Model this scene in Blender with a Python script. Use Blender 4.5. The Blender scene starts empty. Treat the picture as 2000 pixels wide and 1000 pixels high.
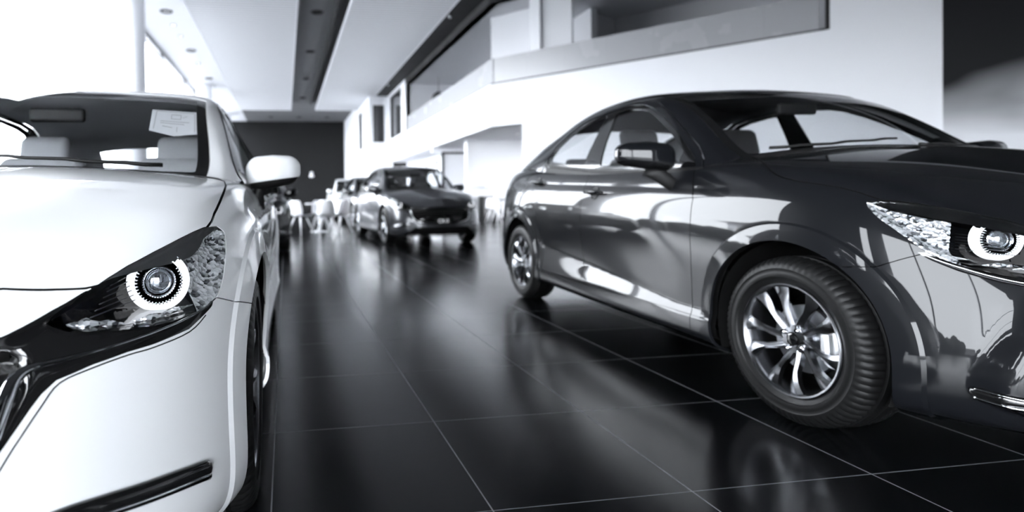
import bpy, bmesh, math, random
import numpy as np
from mathutils import Vector, Matrix
random.seed(7)
sc = bpy.context.scene
COL = sc.collection
R = math.radians
# ---------------- camera (level room frame: x right, y along the hall, z up) ----------------
F_PX, CX, CY, PITCH, ROLL, CAM_H, YAW = 1062.5, 705.3, 397.75, .0105, -.0134, .8584, .1378
cam = bpy.data.cameras.new('camera'); cam_ob = bpy.data.objects.new('camera', cam); COL.objects.link(cam_ob)
cam.sensor_fit = 'HORIZONTAL'; cam.sensor_width = 36; cam.lens = F_PX * 36 / 2000
cam.shift_x = (1000 - CX) / 2000; cam.shift_y = -(500 - CY) / 2000
def cam_axes():
    cp, sp, cr, sr, cw, sw = math.cos(PITCH), math.sin(PITCH), math.cos(ROLL), math.sin(ROLL), math.cos(YAW), math.sin(YAW)
    def w(v):                       # camera right/forward/up triple to world
        x, y, z = v
        x, z = cr * x - sr * z, sr * x + cr * z
        y, z = cp * y + sp * z, -sp * y + cp * z
        return Vector((cw * x + sw * y, -sw * x + cw * y, z))
    return w((1, 0, 0)), w((0, 1, 0)), w((0, 0, 1))
_r, _f, _u = cam_axes()
cam_ob.matrix_world = Matrix(((_r.x, _u.x, -_f.x, 0), (_r.y, _u.y, -_f.y, 0), (_r.z, _u.z, -_f.z, CAM_H), (0, 0, 0, 1)))
cam.clip_start = .05; cam.clip_end = 500
cam.dof.use_dof = True; cam.dof.focus_distance = 1.25; cam.dof.aperture_fstop = 2.0
sc.camera = cam_ob
# ---------------- world, exposure ----------------
wd = bpy.data.worlds.new('overcast_sky'); sc.world = wd; wd.use_nodes = True
bg = wd.node_tree.nodes['Background']; bg.inputs[0].default_value = (.94, .96, 1, 1); bg.inputs[1].default_value = SKY = 18.0
sc.view_settings.view_transform = 'Standard'; sc.view_settings.look = 'None'
sc.view_settings.exposure = 0.3; sc.view_settings.gamma = 1.0
sc.cycles.use_denoising = True
sc.cycles.max_bounces = 10; sc.cycles.transparent_max_bounces = 24; sc.cycles.glossy_bounces = 5; sc.cycles.diffuse_bounces = 5
sc.cycles.sample_clamp_indirect = 12; sc.cycles.caustics_reflective = False; sc.cycles.caustics_refractive = False

# ---------------- materials ----------------
def mat(name, col=(.5, .5, .5), rough=.5, metal=0., coat=0., coat_r=.03, spec=.5, emit=None, es=1., build=None, coat_ior=None):
    m = bpy.data.materials.new(name); m.use_nodes = True
    b = m.node_tree.nodes['Principled BSDF']
    if not hasattr(col, '__len__'): col = (col * .985, col * .995, min(1, col * 1.03))
    b.inputs['Base Color'].default_value = (*col, 1); b.inputs['Roughness'].default_value = rough
    b.inputs['Metallic'].default_value = metal; b.inputs['Coat Weight'].default_value = coat
    b.inputs['Coat Roughness'].default_value = coat_r; b.inputs['Specular IOR Level'].default_value = spec
    if coat_ior: b.inputs['Coat IOR'].default_value = coat_ior
    if emit: b.inputs['Emission Color'].default_value = (*emit, 1); b.inputs['Emission Strength'].default_value = es
    if build: build(m, m.node_tree, b)
    return m
def noise_var(scale, lo, hi, bump=0., detail=3.):
    """subtle procedural variation of roughness plus optional bump"""
    def f(m, nt, b):
        tc = nt.nodes.new('ShaderNodeTexCoord'); n = nt.nodes.new('ShaderNodeTexNoise'); n.inputs['Scale'].default_value = scale; n.inputs['Detail'].default_value = detail
        nt.links.new(tc.outputs['Object'], n.inputs['Vector'])
        mr = nt.nodes.new('ShaderNodeMapRange'); mr.inputs[3].default_value = lo; mr.inputs[4].default_value = hi
        nt.links.new(n.outputs['Fac'], mr.inputs[0]); nt.links.new(mr.outputs[0], b.inputs['Roughness'])
        if bump:
            bp = nt.nodes.new('ShaderNodeBump'); bp.inputs['Strength'].default_value = bump; bp.inputs['Distance'].default_value = .01
            nt.links.new(n.outputs['Fac'], bp.inputs['Height']); nt.links.new(bp.outputs[0], b.inputs['Normal'])
    return f
def wave_bump(axis, scale, strength, dist=.004):
    def f(m, nt, b):
        tc = nt.nodes.new('ShaderNodeTexCoord'); w = nt.nodes.new('ShaderNodeTexWave'); w.bands_direction = axis; w.inputs['Scale'].default_value = scale
        nt.links.new(tc.outputs['Object'], w.inputs['Vector'])
        bp = nt.nodes.new('ShaderNodeBump'); bp.inputs['Strength'].default_value = strength; bp.inputs['Distance'].default_value = dist
        nt.links.new(w.outputs['Fac'], bp.inputs['Height']); nt.links.new(bp.outputs[0], b.inputs['Normal'])
    return f
def glass_mat(name, tint=.85, rough=0.0, ior=1.5):
    m = bpy.data.materials.new(name); m.use_nodes = True; nt = m.node_tree
    for n in list(nt.nodes): nt.nodes.remove(n)
    o = nt.nodes.new('ShaderNodeOutputMaterial'); mx = nt.nodes.new('ShaderNodeMixShader'); t = nt.nodes.new('ShaderNodeBsdfTransparent')
    g = nt.nodes.new('ShaderNodeBsdfGlossy'); g.inputs['Roughness'].default_value = rough; fr = nt.nodes.new('ShaderNodeFresnel'); fr.inputs['IOR'].default_value = ior
    ge = nt.nodes.new('ShaderNodeNewGeometry'); mr = nt.nodes.new('ShaderNodeMath'); mr.operation = 'MULTIPLY_ADD'   # same fresnel from both faces of the pane
    mr.inputs[1].default_value = 1 / ior - ior; mr.inputs[2].default_value = ior
    nt.links.new(ge.outputs['Backfacing'], mr.inputs[0]); nt.links.new(mr.outputs[0], fr.inputs['IOR'])
    t.inputs[0].default_value = (tint * .985, tint, min(1, tint * 1.01), 1)
    nt.links.new(fr.outputs[0], mx.inputs[0]); nt.links.new(t.outputs[0], mx.inputs[1]); nt.links.new(g.outputs[0], mx.inputs[2]); nt.links.new(mx.outputs[0], o.inputs[0])
    return m
M = {}
M['wall'] = mat('white_wall_paint', .90, .6, build=noise_var(3, .55, .7, .02))
M['dark_wall'] = mat('dark_grey_wall_paint', .015, .8, spec=.1, build=noise_var(2, .6, .8, .02))
M['ceiling'] = mat('grey_ceiling_paint', .13, .8, build=noise_var(2, .7, .85))
M['soffit'] = mat('soffit_paint', .72, .7, build=noise_var(2, .6, .8))
M['asphalt_darkened'] = mat('darkened_asphalt', .05, .9, build=noise_var(1, .85, .95))
def slats(m, nt, b):
    tc = nt.nodes.new('ShaderNodeTexCoord'); sp = nt.nodes.new('ShaderNodeSeparateXYZ'); nt.links.new(tc.outputs['Object'], sp.inputs[0])
    a = nt.nodes.new('ShaderNodeMath'); a.operation = 'ADD'; a.inputs[1].default_value = 100; nt.links.new(sp.outputs[1], a.inputs[0])
    d = nt.nodes.new('ShaderNodeMath'); d.operation = 'MODULO'; d.inputs[1].default_value = .2; nt.links.new(a.outputs[0], d.inputs[0])
    g = nt.nodes.new('ShaderNodeMath'); g.operation = 'GREATER_THAN'; g.inputs[1].default_value = .155; nt.links.new(d.outputs[0], g.inputs[0])
    mx = nt.nodes.new('ShaderNodeMix'); mx.data_type = 'RGBA'; nt.links.new(g.outputs[0], mx.inputs[0]); mx.inputs[6].default_value = (.76, .77, .79, 1); mx.inputs[7].default_value = (.45, .455, .47, 1); nt.links.new(mx.outputs[2], b.inputs['Base Color'])
    bp = nt.nodes.new('ShaderNodeBump'); bp.inputs['Strength'].default_value = .5; bp.inputs['Distance'].default_value = .02; bp.invert = True; nt.links.new(g.outputs[0], bp.inputs['Height']); nt.links.new(bp.outputs[0], b.inputs['Normal'])
M['rib'] = mat('white_slatted_ceiling_panel', .92, .55, build=slats)
M['beam'] = mat('black_beam_paint', .01, .7, build=noise_var(2, .6, .8))
M['blackg'] = mat('gloss_black_trim', .006, .08, coat=.6, build=noise_var(8, .06, .12))
M['black'] = mat('matt_black_plastic', .006, .55, spec=.3, build=noise_var(60, .45, .65, .05))
M['liner'] = mat('black_liner_and_gap_shade', .004, .85, spec=.15, build=noise_var(90, .8, .95, .2))
M['rubber'] = mat('tyre_rubber', .006, .42, spec=.20, build=noise_var(30, .36, .52, .05))
M['white_paint'] = mat('white_car_paint', (.64, .65, .665), .35, coat=1., coat_r=.01, build=noise_var(3, .33, .38))
M['dark_paint'] = mat('dark_grey_car_paint', (.006, .0065, .0078), .35, coat=1., coat_r=.006, coat_ior=1.39, spec=.05, build=noise_var(3, .3, .36))
M['grey_paint'] = mat('grey_car_paint', (.05, .052, .058), .30, metal=.55, coat=1., coat_r=.02, build=noise_var(3, .28, .34))
M['chrome'] = mat('chrome', (.78, .79, .81), .07, metal=1., build=noise_var(10, .05, .10))
M['alloy'] = mat('machined_alloy', (.27, .275, .29), .22, metal=1., build=noise_var(20, .2, .3))
M['alloy_dark'] = mat('dark_alloy', (.07, .072, .08), .35, metal=.8, build=noise_var(20, .3, .4))
M['steel'] = mat('brake_steel', (.35, .36, .38), .35, metal=1., build=noise_var(40, .3, .45))
M['caliper'] = mat('cast_caliper', (.65, .66, .68), .4, metal=.6, build=noise_var(60, .35, .5, .1))
M['glass'] = glass_mat('car_window_glass', .84)
M['wsglass'] = glass_mat('windscreen_glass', .82, ior=1.65)
M['lens'] = glass_mat('clear_lamp_lens', .93, ior=1.45)
M['pane'] = glass_mat('window_pane_glass', .95)
M['balglass'] = glass_mat('balustrade_glass', .6, ior=1.6)
M['seat'] = mat('dark_seat_fabric', .035, .85, build=noise_var(120, .8, .95, .3))
M['dash'] = mat('black_dashboard', .012, .6, build=noise_var(80, .5, .7, .1))
M['headliner'] = mat('grey_headliner', .30, .9, build=noise_var(100, .85, .95, .1))
M['seat_haze'] = mat('seat_fabric_hazed', .42, .85, build=noise_var(120, .8, .95, .3))  # seat fabric lightened to imitate flare haze over the windscreen
M['headliner_haze'] = mat('headliner_hazed', .75, .9, build=noise_var(100, .85, .95, .1))  # headliner lightened for the same flare haze
M['brow'] = mat('dark_brow_plastic', .035, .32, build=wave_bump('DIAGONAL', 60, .35, .002))
def facets(m, nt, b):
    tc = nt.nodes.new('ShaderNodeTexCoord'); v = nt.nodes.new('ShaderNodeTexVoronoi'); v.inputs['Scale'].default_value = 100; nt.links.new(tc.outputs['Object'], v.inputs['Vector'])
    sp = nt.nodes.new('ShaderNodeSeparateXYZ'); nt.links.new(v.outputs['Color'], sp.inputs[0])
    cr = nt.nodes.new('ShaderNodeValToRGB'); e = cr.color_ramp.elements; e[0].position = .15; e[0].color = (.10, .105, .115, 1); e[1].position = .6; e[1].color = (.92, .93, .95, 1)
    nt.links.new(sp.outputs[0], cr.inputs[0]); nt.links.new(cr.outputs[0], b.inputs['Base Color'])
    bp = nt.nodes.new('ShaderNodeBump'); bp.inputs['Strength'].default_value = .8; bp.inputs['Distance'].default_value = .006
    nt.links.new(v.outputs['Distance'], bp.inputs['Height']); nt.links.new(bp.outputs[0], b.inputs['Normal'])
M['crystal'] = mat('faceted_reflector', (.8, .81, .83), .10, metal=.6, build=facets)
M['ring'] = mat('lit_led_ring', .9, .4, emit=(.96, .97, 1), es=.9)
M['plastic_white'] = mat('white_shell_plastic', .85, .35, build=noise_var(4, .3, .4))
M['darkglass'] = mat('dark_tinted_office_glass', .05, .05, spec=.8, build=noise_var(2, .04, .06))
M['spot'] = mat('lit_spot_lamp', .9, .4, emit=(1, 1, 1), es=3.)
M['paper'] = mat('white_paper', .8, .8, build=noise_var(6, .75, .85))
M['ink'] = mat('grey_print', .35, .8, build=noise_var(6, .75, .85))
M['asphalt'] = mat('concrete_ground', .34, .9, build=noise_var(1, .85, .95))
M['roof_tile'] = mat('grey_roof_sheet', .16, .8, build=noise_var(2, .7, .9))
M['whitelet'] = mat('white_lettering', .9, .5, emit=(1, 1, 1), es=.15)  # plate letters given a faint glow of their own

# ---------------- object helpers ----------------
def link(name, me, m, parent=None, smooth=True):
    o = bpy.data.objects.new(name, me); COL.objects.link(o)
    if m: me.materials.append(m)
    if smooth:
        for p in me.polygons: p.use_smooth = True
    if parent: o.parent = parent
    return o
def empty(name, loc=(0, 0, 0), rz=0):
    o = bpy.data.objects.new(name, None); o.empty_display_size = .1; COL.objects.link(o); o.location = loc; o.rotation_euler = (0, 0, rz); return o
def tag(o, label=None, cat=None, group=None, kind=None):
    for k, v in (('label', label), ('category', cat), ('group', group), ('kind', kind)):
        if v: o[k] = v
    return o
def pyobj(name, V, Fs, m, parent=None, smooth=True, angle=None):
    me = bpy.data.meshes.new(name); me.from_pydata([tuple(map(float, v)) for v in V], [], [tuple(f) for f in Fs]); me.update()
    o = link(name, me, m, parent, smooth)
    if smooth and angle: me.set_sharp_from_angle(angle=R(angle))
    return o
def boxes(name, bs, m, parent=None, bevel=0.):
    """bs: list of (x0,x1,y0,y1,z0,z1) all pieces of ONE thing"""
    bm = bmesh.new()
    for x0, x1, y0, y1, z0, z1 in bs:
        r = bmesh.ops.create_cube(bm, size=1)['verts']
        for v in r: v.co = Vector(((x0 + x1) / 2 + v.co.x * (x1 - x0), (y0 + y1) / 2 + v.co.y * (y1 - y0), (z0 + z1) / 2 + v.co.z * (z1 - z0)))
    if bevel: bmesh.ops.bevel(bm, geom=bm.edges[:], offset=bevel, segments=2, affect='EDGES')
    me = bpy.data.meshes.new(name); bm.to_mesh(me); bm.free()
    return link(name, me, m, parent, False)
def prism(name, pts, z0, z1, m, parent=None):
    n = len(pts); V = [(x, y, z0) for x, y in pts] + [(x, y, z1) for x, y in pts]
    Fs = [tuple(range(n))[::-1], tuple(range(n, 2 * n))] + [(i, (i + 1) % n, n + (i + 1) % n, n + i) for i in range(n)]
    o = pyobj(name, V, Fs, m, parent, False)
    bm = bmesh.new(); bm.from_mesh(o.data); bmesh.ops.recalc_face_normals(bm, faces=bm.faces); bm.to_mesh(o.data); bm.free(); return o
def lathe_data(prof, seg=48, axis='z', closed=False):
    V, Fs = [], []; n = len(prof)
    for i in range(seg):
        a = 2 * math.pi * i / seg
        for r, h in prof:
            c, s = r * math.cos(a), r * math.sin(a)
            V.append((c, s, h) if axis == 'z' else (c, h, s))
    for i in range(seg):
        j = (i + 1) % seg
        for k in range(n if closed else n - 1):
            q = (i * n + k, j * n + k, j * n + (k + 1) % n, i * n + (k + 1) % n)
            Fs.append(q if axis == 'z' else q[::-1])
    return V, Fs
def tube_data(path, rad, seg=8, flat=1.0, cap=True):
    P = [np.array(p, float) for p in path]; V, Fs = [], []; up0 = np.array([.1, .2, 1.])
    for i, p in enumerate(P):
        t = P[min(i + 1, len(P) - 1)] - P[max(i - 1, 0)]; t /= np.linalg.norm(t) + 1e-12
        s = np.cross(t, up0); s /= np.linalg.norm(s) + 1e-12; u = np.cross(s, t)
        r = rad[i] if hasattr(rad, '__len__') else rad
        for k in range(seg):
            a = 2 * math.pi * k / seg; V.append(p + s * math.cos(a) * r * flat + u * math.sin(a) * r)
    for i in range(len(P) - 1):
        for k in range(seg):
            l = (k + 1) % seg; Fs.append((i * seg + k, i * seg + l, (i + 1) * seg + l, (i + 1) * seg + k))
    if cap: Fs += [tuple(range(seg))[::-1], tuple(range((len(P) - 1) * seg, len(P) * seg))]
    return V, Fs
def merge(*parts):
    V, Fs = [], []
    for v, f in parts:
        n = len(V); V += list(v); Fs += [tuple(i + n for i in q) for q in f]
    return V, Fs
def rbox(sx, sy, sz, r, n=4, shape=None, c=(0, 0, 0)):
    """rounded box data centred at c; shape(p)->p deforms"""
    V, Fs, idx = [], [], {}
    h = np.array([sx, sy, sz]) / 2; core = np.maximum(h - r, 1e-4)
    K = 2 * n + 2
    ts = [-(1 - 0) for _ in range(1)]
    g = np.array([-1 - (1 - i / n) for i in range(n)] + [-1.] + [1.] + [1 + (i + 1) / n for i in range(n)])  # -2..-1 | 1..2
    g = np.concatenate([np.linspace(-2, -1, n + 1), np.linspace(-1, 1, 5)[1:-1], np.linspace(1, 2, n + 1)])
    def point(d, u, v, sgn):
        p = [0, 0, 0]; p[d] = 2 * sgn; p[(d + 1) % 3] = u; p[(d + 2) % 3] = v
        p = np.array(p, float); base = np.clip(p, -1, 1) * core; off = np.sign(p) * np.maximum(abs(p) - 1, 0)
        off = np.tan(off * math.pi / 4); L = np.linalg.norm(off)
        return base + (off / L * r if L > 1e-9 else 0)
    for d in range(3):
        for sgn in (-1, 1):
            ids = []
            for u in g:
                row = []
                for v in g:
                    p = point(d, u, v, sgn); k = tuple(np.round(p, 6))
                    if k not in idx: idx[k] = len(V); V.append(p)
                    row.append(idx[k])
                ids.append(row)
            for i in range(len(g) - 1):
                for j in range(len(g) - 1):
                    q = (ids[i][j], ids[i + 1][j], ids[i + 1][j + 1], ids[i][j + 1]); Fs.append(q if sgn > 0 else q[::-1])
    if shape: V = [shape(np.array(p)) for p in V]
    V = [np.array(p) + np.array(c) for p in V]
    return V, Fs
def xf(data, M4):
    return [tuple(M4 @ Vector(v)) for v in data[0]], data[1]

# ---------- B-spline surfaces ----------
def bs_basis(u):
    return np.array([(1-u)**3/6,(3*u**3-6*u**2+4)/6,(-3*u**3+3*u**2+3*u+1)/6,u**3/6])
def spline_grid(C,nr,nc):
    """C rows x cols x 3 cage (already padded). nr, nc: samples per span. returns P, N, S(col), T(row)"""
    R,Cn=C.shape[:2]
    def lin(n,k):
        t=[]
        for i in range(n-3):
            m=k[i] if hasattr(k,'__len__') else k
            t+= [i+q/m for q in range(m)]
        t.append(n-3); return np.array(t,float)
    tr,tc=lin(R,nr),lin(Cn,nc)
    def mat(t,n,d=0):
        M=np.zeros((len(t),n))
        for a,x in enumerate(t):
            i=min(int(x),n-4);u=x-i
            if d==0:b=bs_basis(u)
            else:b=np.array([-(1-u)**2/2,(3*u*u-4*u)/2,(-3*u*u+2*u+1)/2,u*u/2])
            M[a,i:i+4]=b
        return M
    Mr,Mc,Dr,Dc=mat(tr,R),mat(tc,Cn),mat(tr,R,1),mat(tc,Cn,1)
    P=np.einsum('ar,rcx,bc->abx',Mr,C,Mc)
    Pr=np.einsum('ar,rcx,bc->abx',Dr,C,Mc);Pc=np.einsum('ar,rcx,bc->abx',Mr,C,Dc)
    N=np.cross(Pr,Pc);L=np.linalg.norm(N,axis=2,keepdims=True);N=N/np.maximum(L,1e-9)
    return P,N,tc,tr
def ip(x,xs,ys): return np.interp(x,xs,ys)
PLAN=[(.800,0),(.798,.16),(.775,.36),(.715,.54),(.60,.69),(.46,.785),(.30,.832),(.10,.848),(-.15,.850),(-.45,.845),(-.85,.848),(-1.3,.850),(-1.75,.852),(-2.15,.853),(-2.5,.850),(-2.8,.835),(-3.05,.80),(-3.27,.73),(-3.43,.60),(-3.51,.40),(-3.535,.2),(-3.54,0)]
SECT={0:[(.14,.16),(.06,.18),(.02,.23),(.005,.31),(0,.42),(.005,.52),(.02,.60),(.04,.655),(.06,.69),(.095,.725),(.16,.76)],
3:[(.12,.17),(.05,.185),(.01,.24),(0,.33),(.005,.43),(.02,.52),(.045,.59),(.075,.64),(.105,.68),(.14,.715),(.20,.755)],
5:[(.10,.17),(.03,.19),(.0,.26),(.0,.35),(.01,.45),(.025,.54),(.04,.62),(.06,.70),(.09,.755),(.13,.80),(.20,.83)],
7:[(.08,.17),(.02,.19),(.0,.26),(0,.35),(0,.45),(0,.54),(.0,.64),(.010,.75),(.035,.83),(.08,.895),(.15,.945)],
9:[(.08,.17),(.02,.19),(.006,.24),(.012,.33),(.014,.45),(.004,.57),(.002,.69),(.010,.79),(.023,.872),(.066,.957),(.105,1.012)],
11:[(.08,.17),(.02,.19),(.012,.24),(.018,.33),(.022,.45),(.010,.58),(.002,.70),(.009,.80),(.021,.885),(.064,.977),(.102,1.035)],
14:[(.08,.18),(.02,.2),(0,.25),(0,.34),(0,.46),(0,.58),(.003,.70),(.012,.81),(.032,.92),(.07,1.02),(.125,1.10)],
17:[(.08,.21),(.03,.23),(.01,.28),(0,.37),(0,.47),(.005,.58),(.015,.70),(.025,.80),(.04,.91),(.08,1.02),(.15,1.09)],
21:[(.10,.22),(.03,.24),(.0,.30),(0,.38),(0,.48),(.015,.58),(.05,.68),(.06,.78),(.05,.90),(.05,1.02),(.09,1.09)]}
SPX=[.46,.43,.36,.26,.16,.05,-.07,-.20,-.33,-.48,-.85,-1.3,-1.75,-2.15,-2.5,-2.75,-2.93,-3.07,-3.17,-3.24,-3.28,-3.30]
SPZ=([.5,.3,.1,-.1,-.35,-.6,-2.5,-3.0,-3.4],[.845,.905,.965,1.02,1.075,1.08,1.12,1.14,1.13])
def cage_body(plan=PLAN,sect=SECT,spx=SPX,spz=SPZ):
    n=len(plan);pl=np.array(plan,float);C=np.zeros((14,n,3))
    keys=sorted(sect)
    for j in range(n):
        a=pl[max(j-1,0)];b=pl[min(j+1,n-1)]
        t=b-a
        if j==0:t=np.array([0,1.])
        if j==n-1:t=np.array([0,-1.])
        t=t/np.linalg.norm(t);nn=np.array([-t[1],t[0]]) # outward?
        if nn@(pl[j]-np.array([-1.4,0]))<0: nn=-nn
        for r in range(11):
            ins=ip(j,keys,[sect[k][r][0] for k in keys]);z=ip(j,keys,[sect[k][r][1] for k in keys])
            C[r,j]=[*(pl[j]-nn*ins),z]
        if j in(0,n-1):C[:,j,1]=0
        p=C[10,j];zs=ip(-spx[j],[-q for q in spz[0]],spz[1]);S=np.array([spx[j],0,zs])
        for r,fr,fz in((11,.33,.55),(12,.68,.90),(13,1,1)):
            C[r,j,:2]=p[:2]+(S[:2]-p[:2])*fr;C[r,j,2]=p[2]+(zs-p[2])*fz
    return C
def pad(C,colmirror=True):
    m=np.array([1,-1,1])
    # rows: bottom extrapolated, top mirrored over spine
    C=np.concatenate([2*C[:1]-C[1:2],C,C[-2:-1]*m],0)
    if colmirror: C=np.concatenate([C[:,1:2]*m,C,C[:,-2:-1]*m],1)
    else: C=np.concatenate([2*C[:,:1]-C[:,1:2],C,2*C[:,-1:]-C[:,-2:-1]],1)
    return C
# greenhouse: (spine x,z),(rail x,y,z),(belt x,y,z)
GH=[((-.12,.99),(-.36,.68,.98),(-.36,.74,.93)),
((-.30,1.085),(-.50,.69,1.055),(-.50,.765,.99)),
((-.50,1.235),(-.66,.655,1.185),(-.66,.775,.997)),
((-.74,1.365),(-.86,.615,1.315),(-.86,.775,1.005)),
((-.95,1.44),(-1.04,.59,1.395),(-1.05,.775,1.012)),
((-1.15,1.48),(-1.25,.575,1.435),(-1.25,.775,1.022)),
((-1.45,1.50),(-1.55,.565,1.452),(-1.5,.775,1.043)),
((-1.80,1.495),(-1.85,.56,1.44),(-1.8,.77,1.075)),
((-2.10,1.465),(-2.12,.555,1.40),(-2.1,.76,1.11)),
((-2.38,1.41),(-2.36,.555,1.34),(-2.36,.745,1.12)),
((-2.68,1.325),(-2.64,.56,1.28),(-2.62,.72,1.11)),
((-2.95,1.22),(-2.90,.57,1.20),(-2.88,.69,1.08)),
((-3.15,1.13),(-3.08,.58,1.12),(-3.06,.65,1.04)),
((-3.28,1.05),(-3.2,.58,1.04),(-3.2,.63,1.0))]
def cage_gh(gh=GH):
    n=len(gh);C=np.zeros((8,n,3))
    for k,((xs,zs),r,b) in enumerate(gh):
        r=np.array(r);b=np.array(b)
        C[0,k]=b+[0,.006,-.08];C[1,k]=b
        w=min(1,max(0,(r[2]-b[2])/.3))
        C[2,k]=b+(r-b)*.35+[0,.014*w,0];C[3,k]=b+(r-b)*.7+[0,.014*w,0]
        C[4,k]=r+[0,.012*w,0]
        C[5,k]=r+[.0,-.055,.030*w+.004];C[6,k]=[xs*.8+r[0]*.2,.30,zs-.012];C[7,k]=[xs,0,zs]
    return C
def body_surface(n=10,**k):
    return spline_grid(pad(cage_body(**k)),max(3,n*2//3),n)
def gh_surface(n=10,gh=GH):
    return spline_grid(pad(cage_gh(gh),False),n,n)
# hatch variant: maps applied to the cages
ZM=([0,.3,.62,.82,.95,1.07,1.3,1.44,1.52],[0,.3,.585,.785,.895,.985,1.235,1.375,1.455])
XM=([-3.6,-2.57,0,.8],[-3.42,-2.70,0,.86])
def remap(C,ys=1.044):
    D=C.copy();D[...,0]=np.interp(C[...,0],*XM);D[...,1]*=ys;D[...,2]=np.interp(C[...,2],*ZM);return D
GHH=GH[:7]+[((-1.80,1.50),(-1.85,.56,1.445),(-1.8,.77,1.075)),
((-2.10,1.485),(-2.12,.555,1.43),(-2.1,.76,1.11)),
((-2.42,1.46),(-2.40,.55,1.40),(-2.38,.75,1.14)),
((-2.80,1.42),(-2.72,.53,1.36),(-2.68,.73,1.16)),
((-3.10,1.32),(-3.0,.54,1.25),(-2.98,.70,1.14)),
((-3.28,1.15),(-3.18,.56,1.12),(-3.16,.66,1.08)),
((-3.36,1.0),(-3.28,.58,.98),(-3.26,.62,.96))]
def surfaces(kind,n=10):
    A=cage_body();B=cage_gh(GH if kind=='sedan' else GHH)
    if kind!='sedan': A=remap(A);B=remap(B)
    return spline_grid(pad(A),max(3,n*2//3),n),spline_grid(pad(B,False),n,n)
def arcs(S):
    P=S[0];k=int(np.argmin(abs(S[3]-5)));a=np.r_[0,np.cumsum(np.linalg.norm(np.diff(P[k],axis=0),axis=1))]
    k=int(np.argmin(abs(S[2]-min(9,S[2][-1]*.45))));b=np.r_[0,np.cumsum(np.linalg.norm(np.diff(P[:,k],axis=0),axis=1))]
    return a,b

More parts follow.
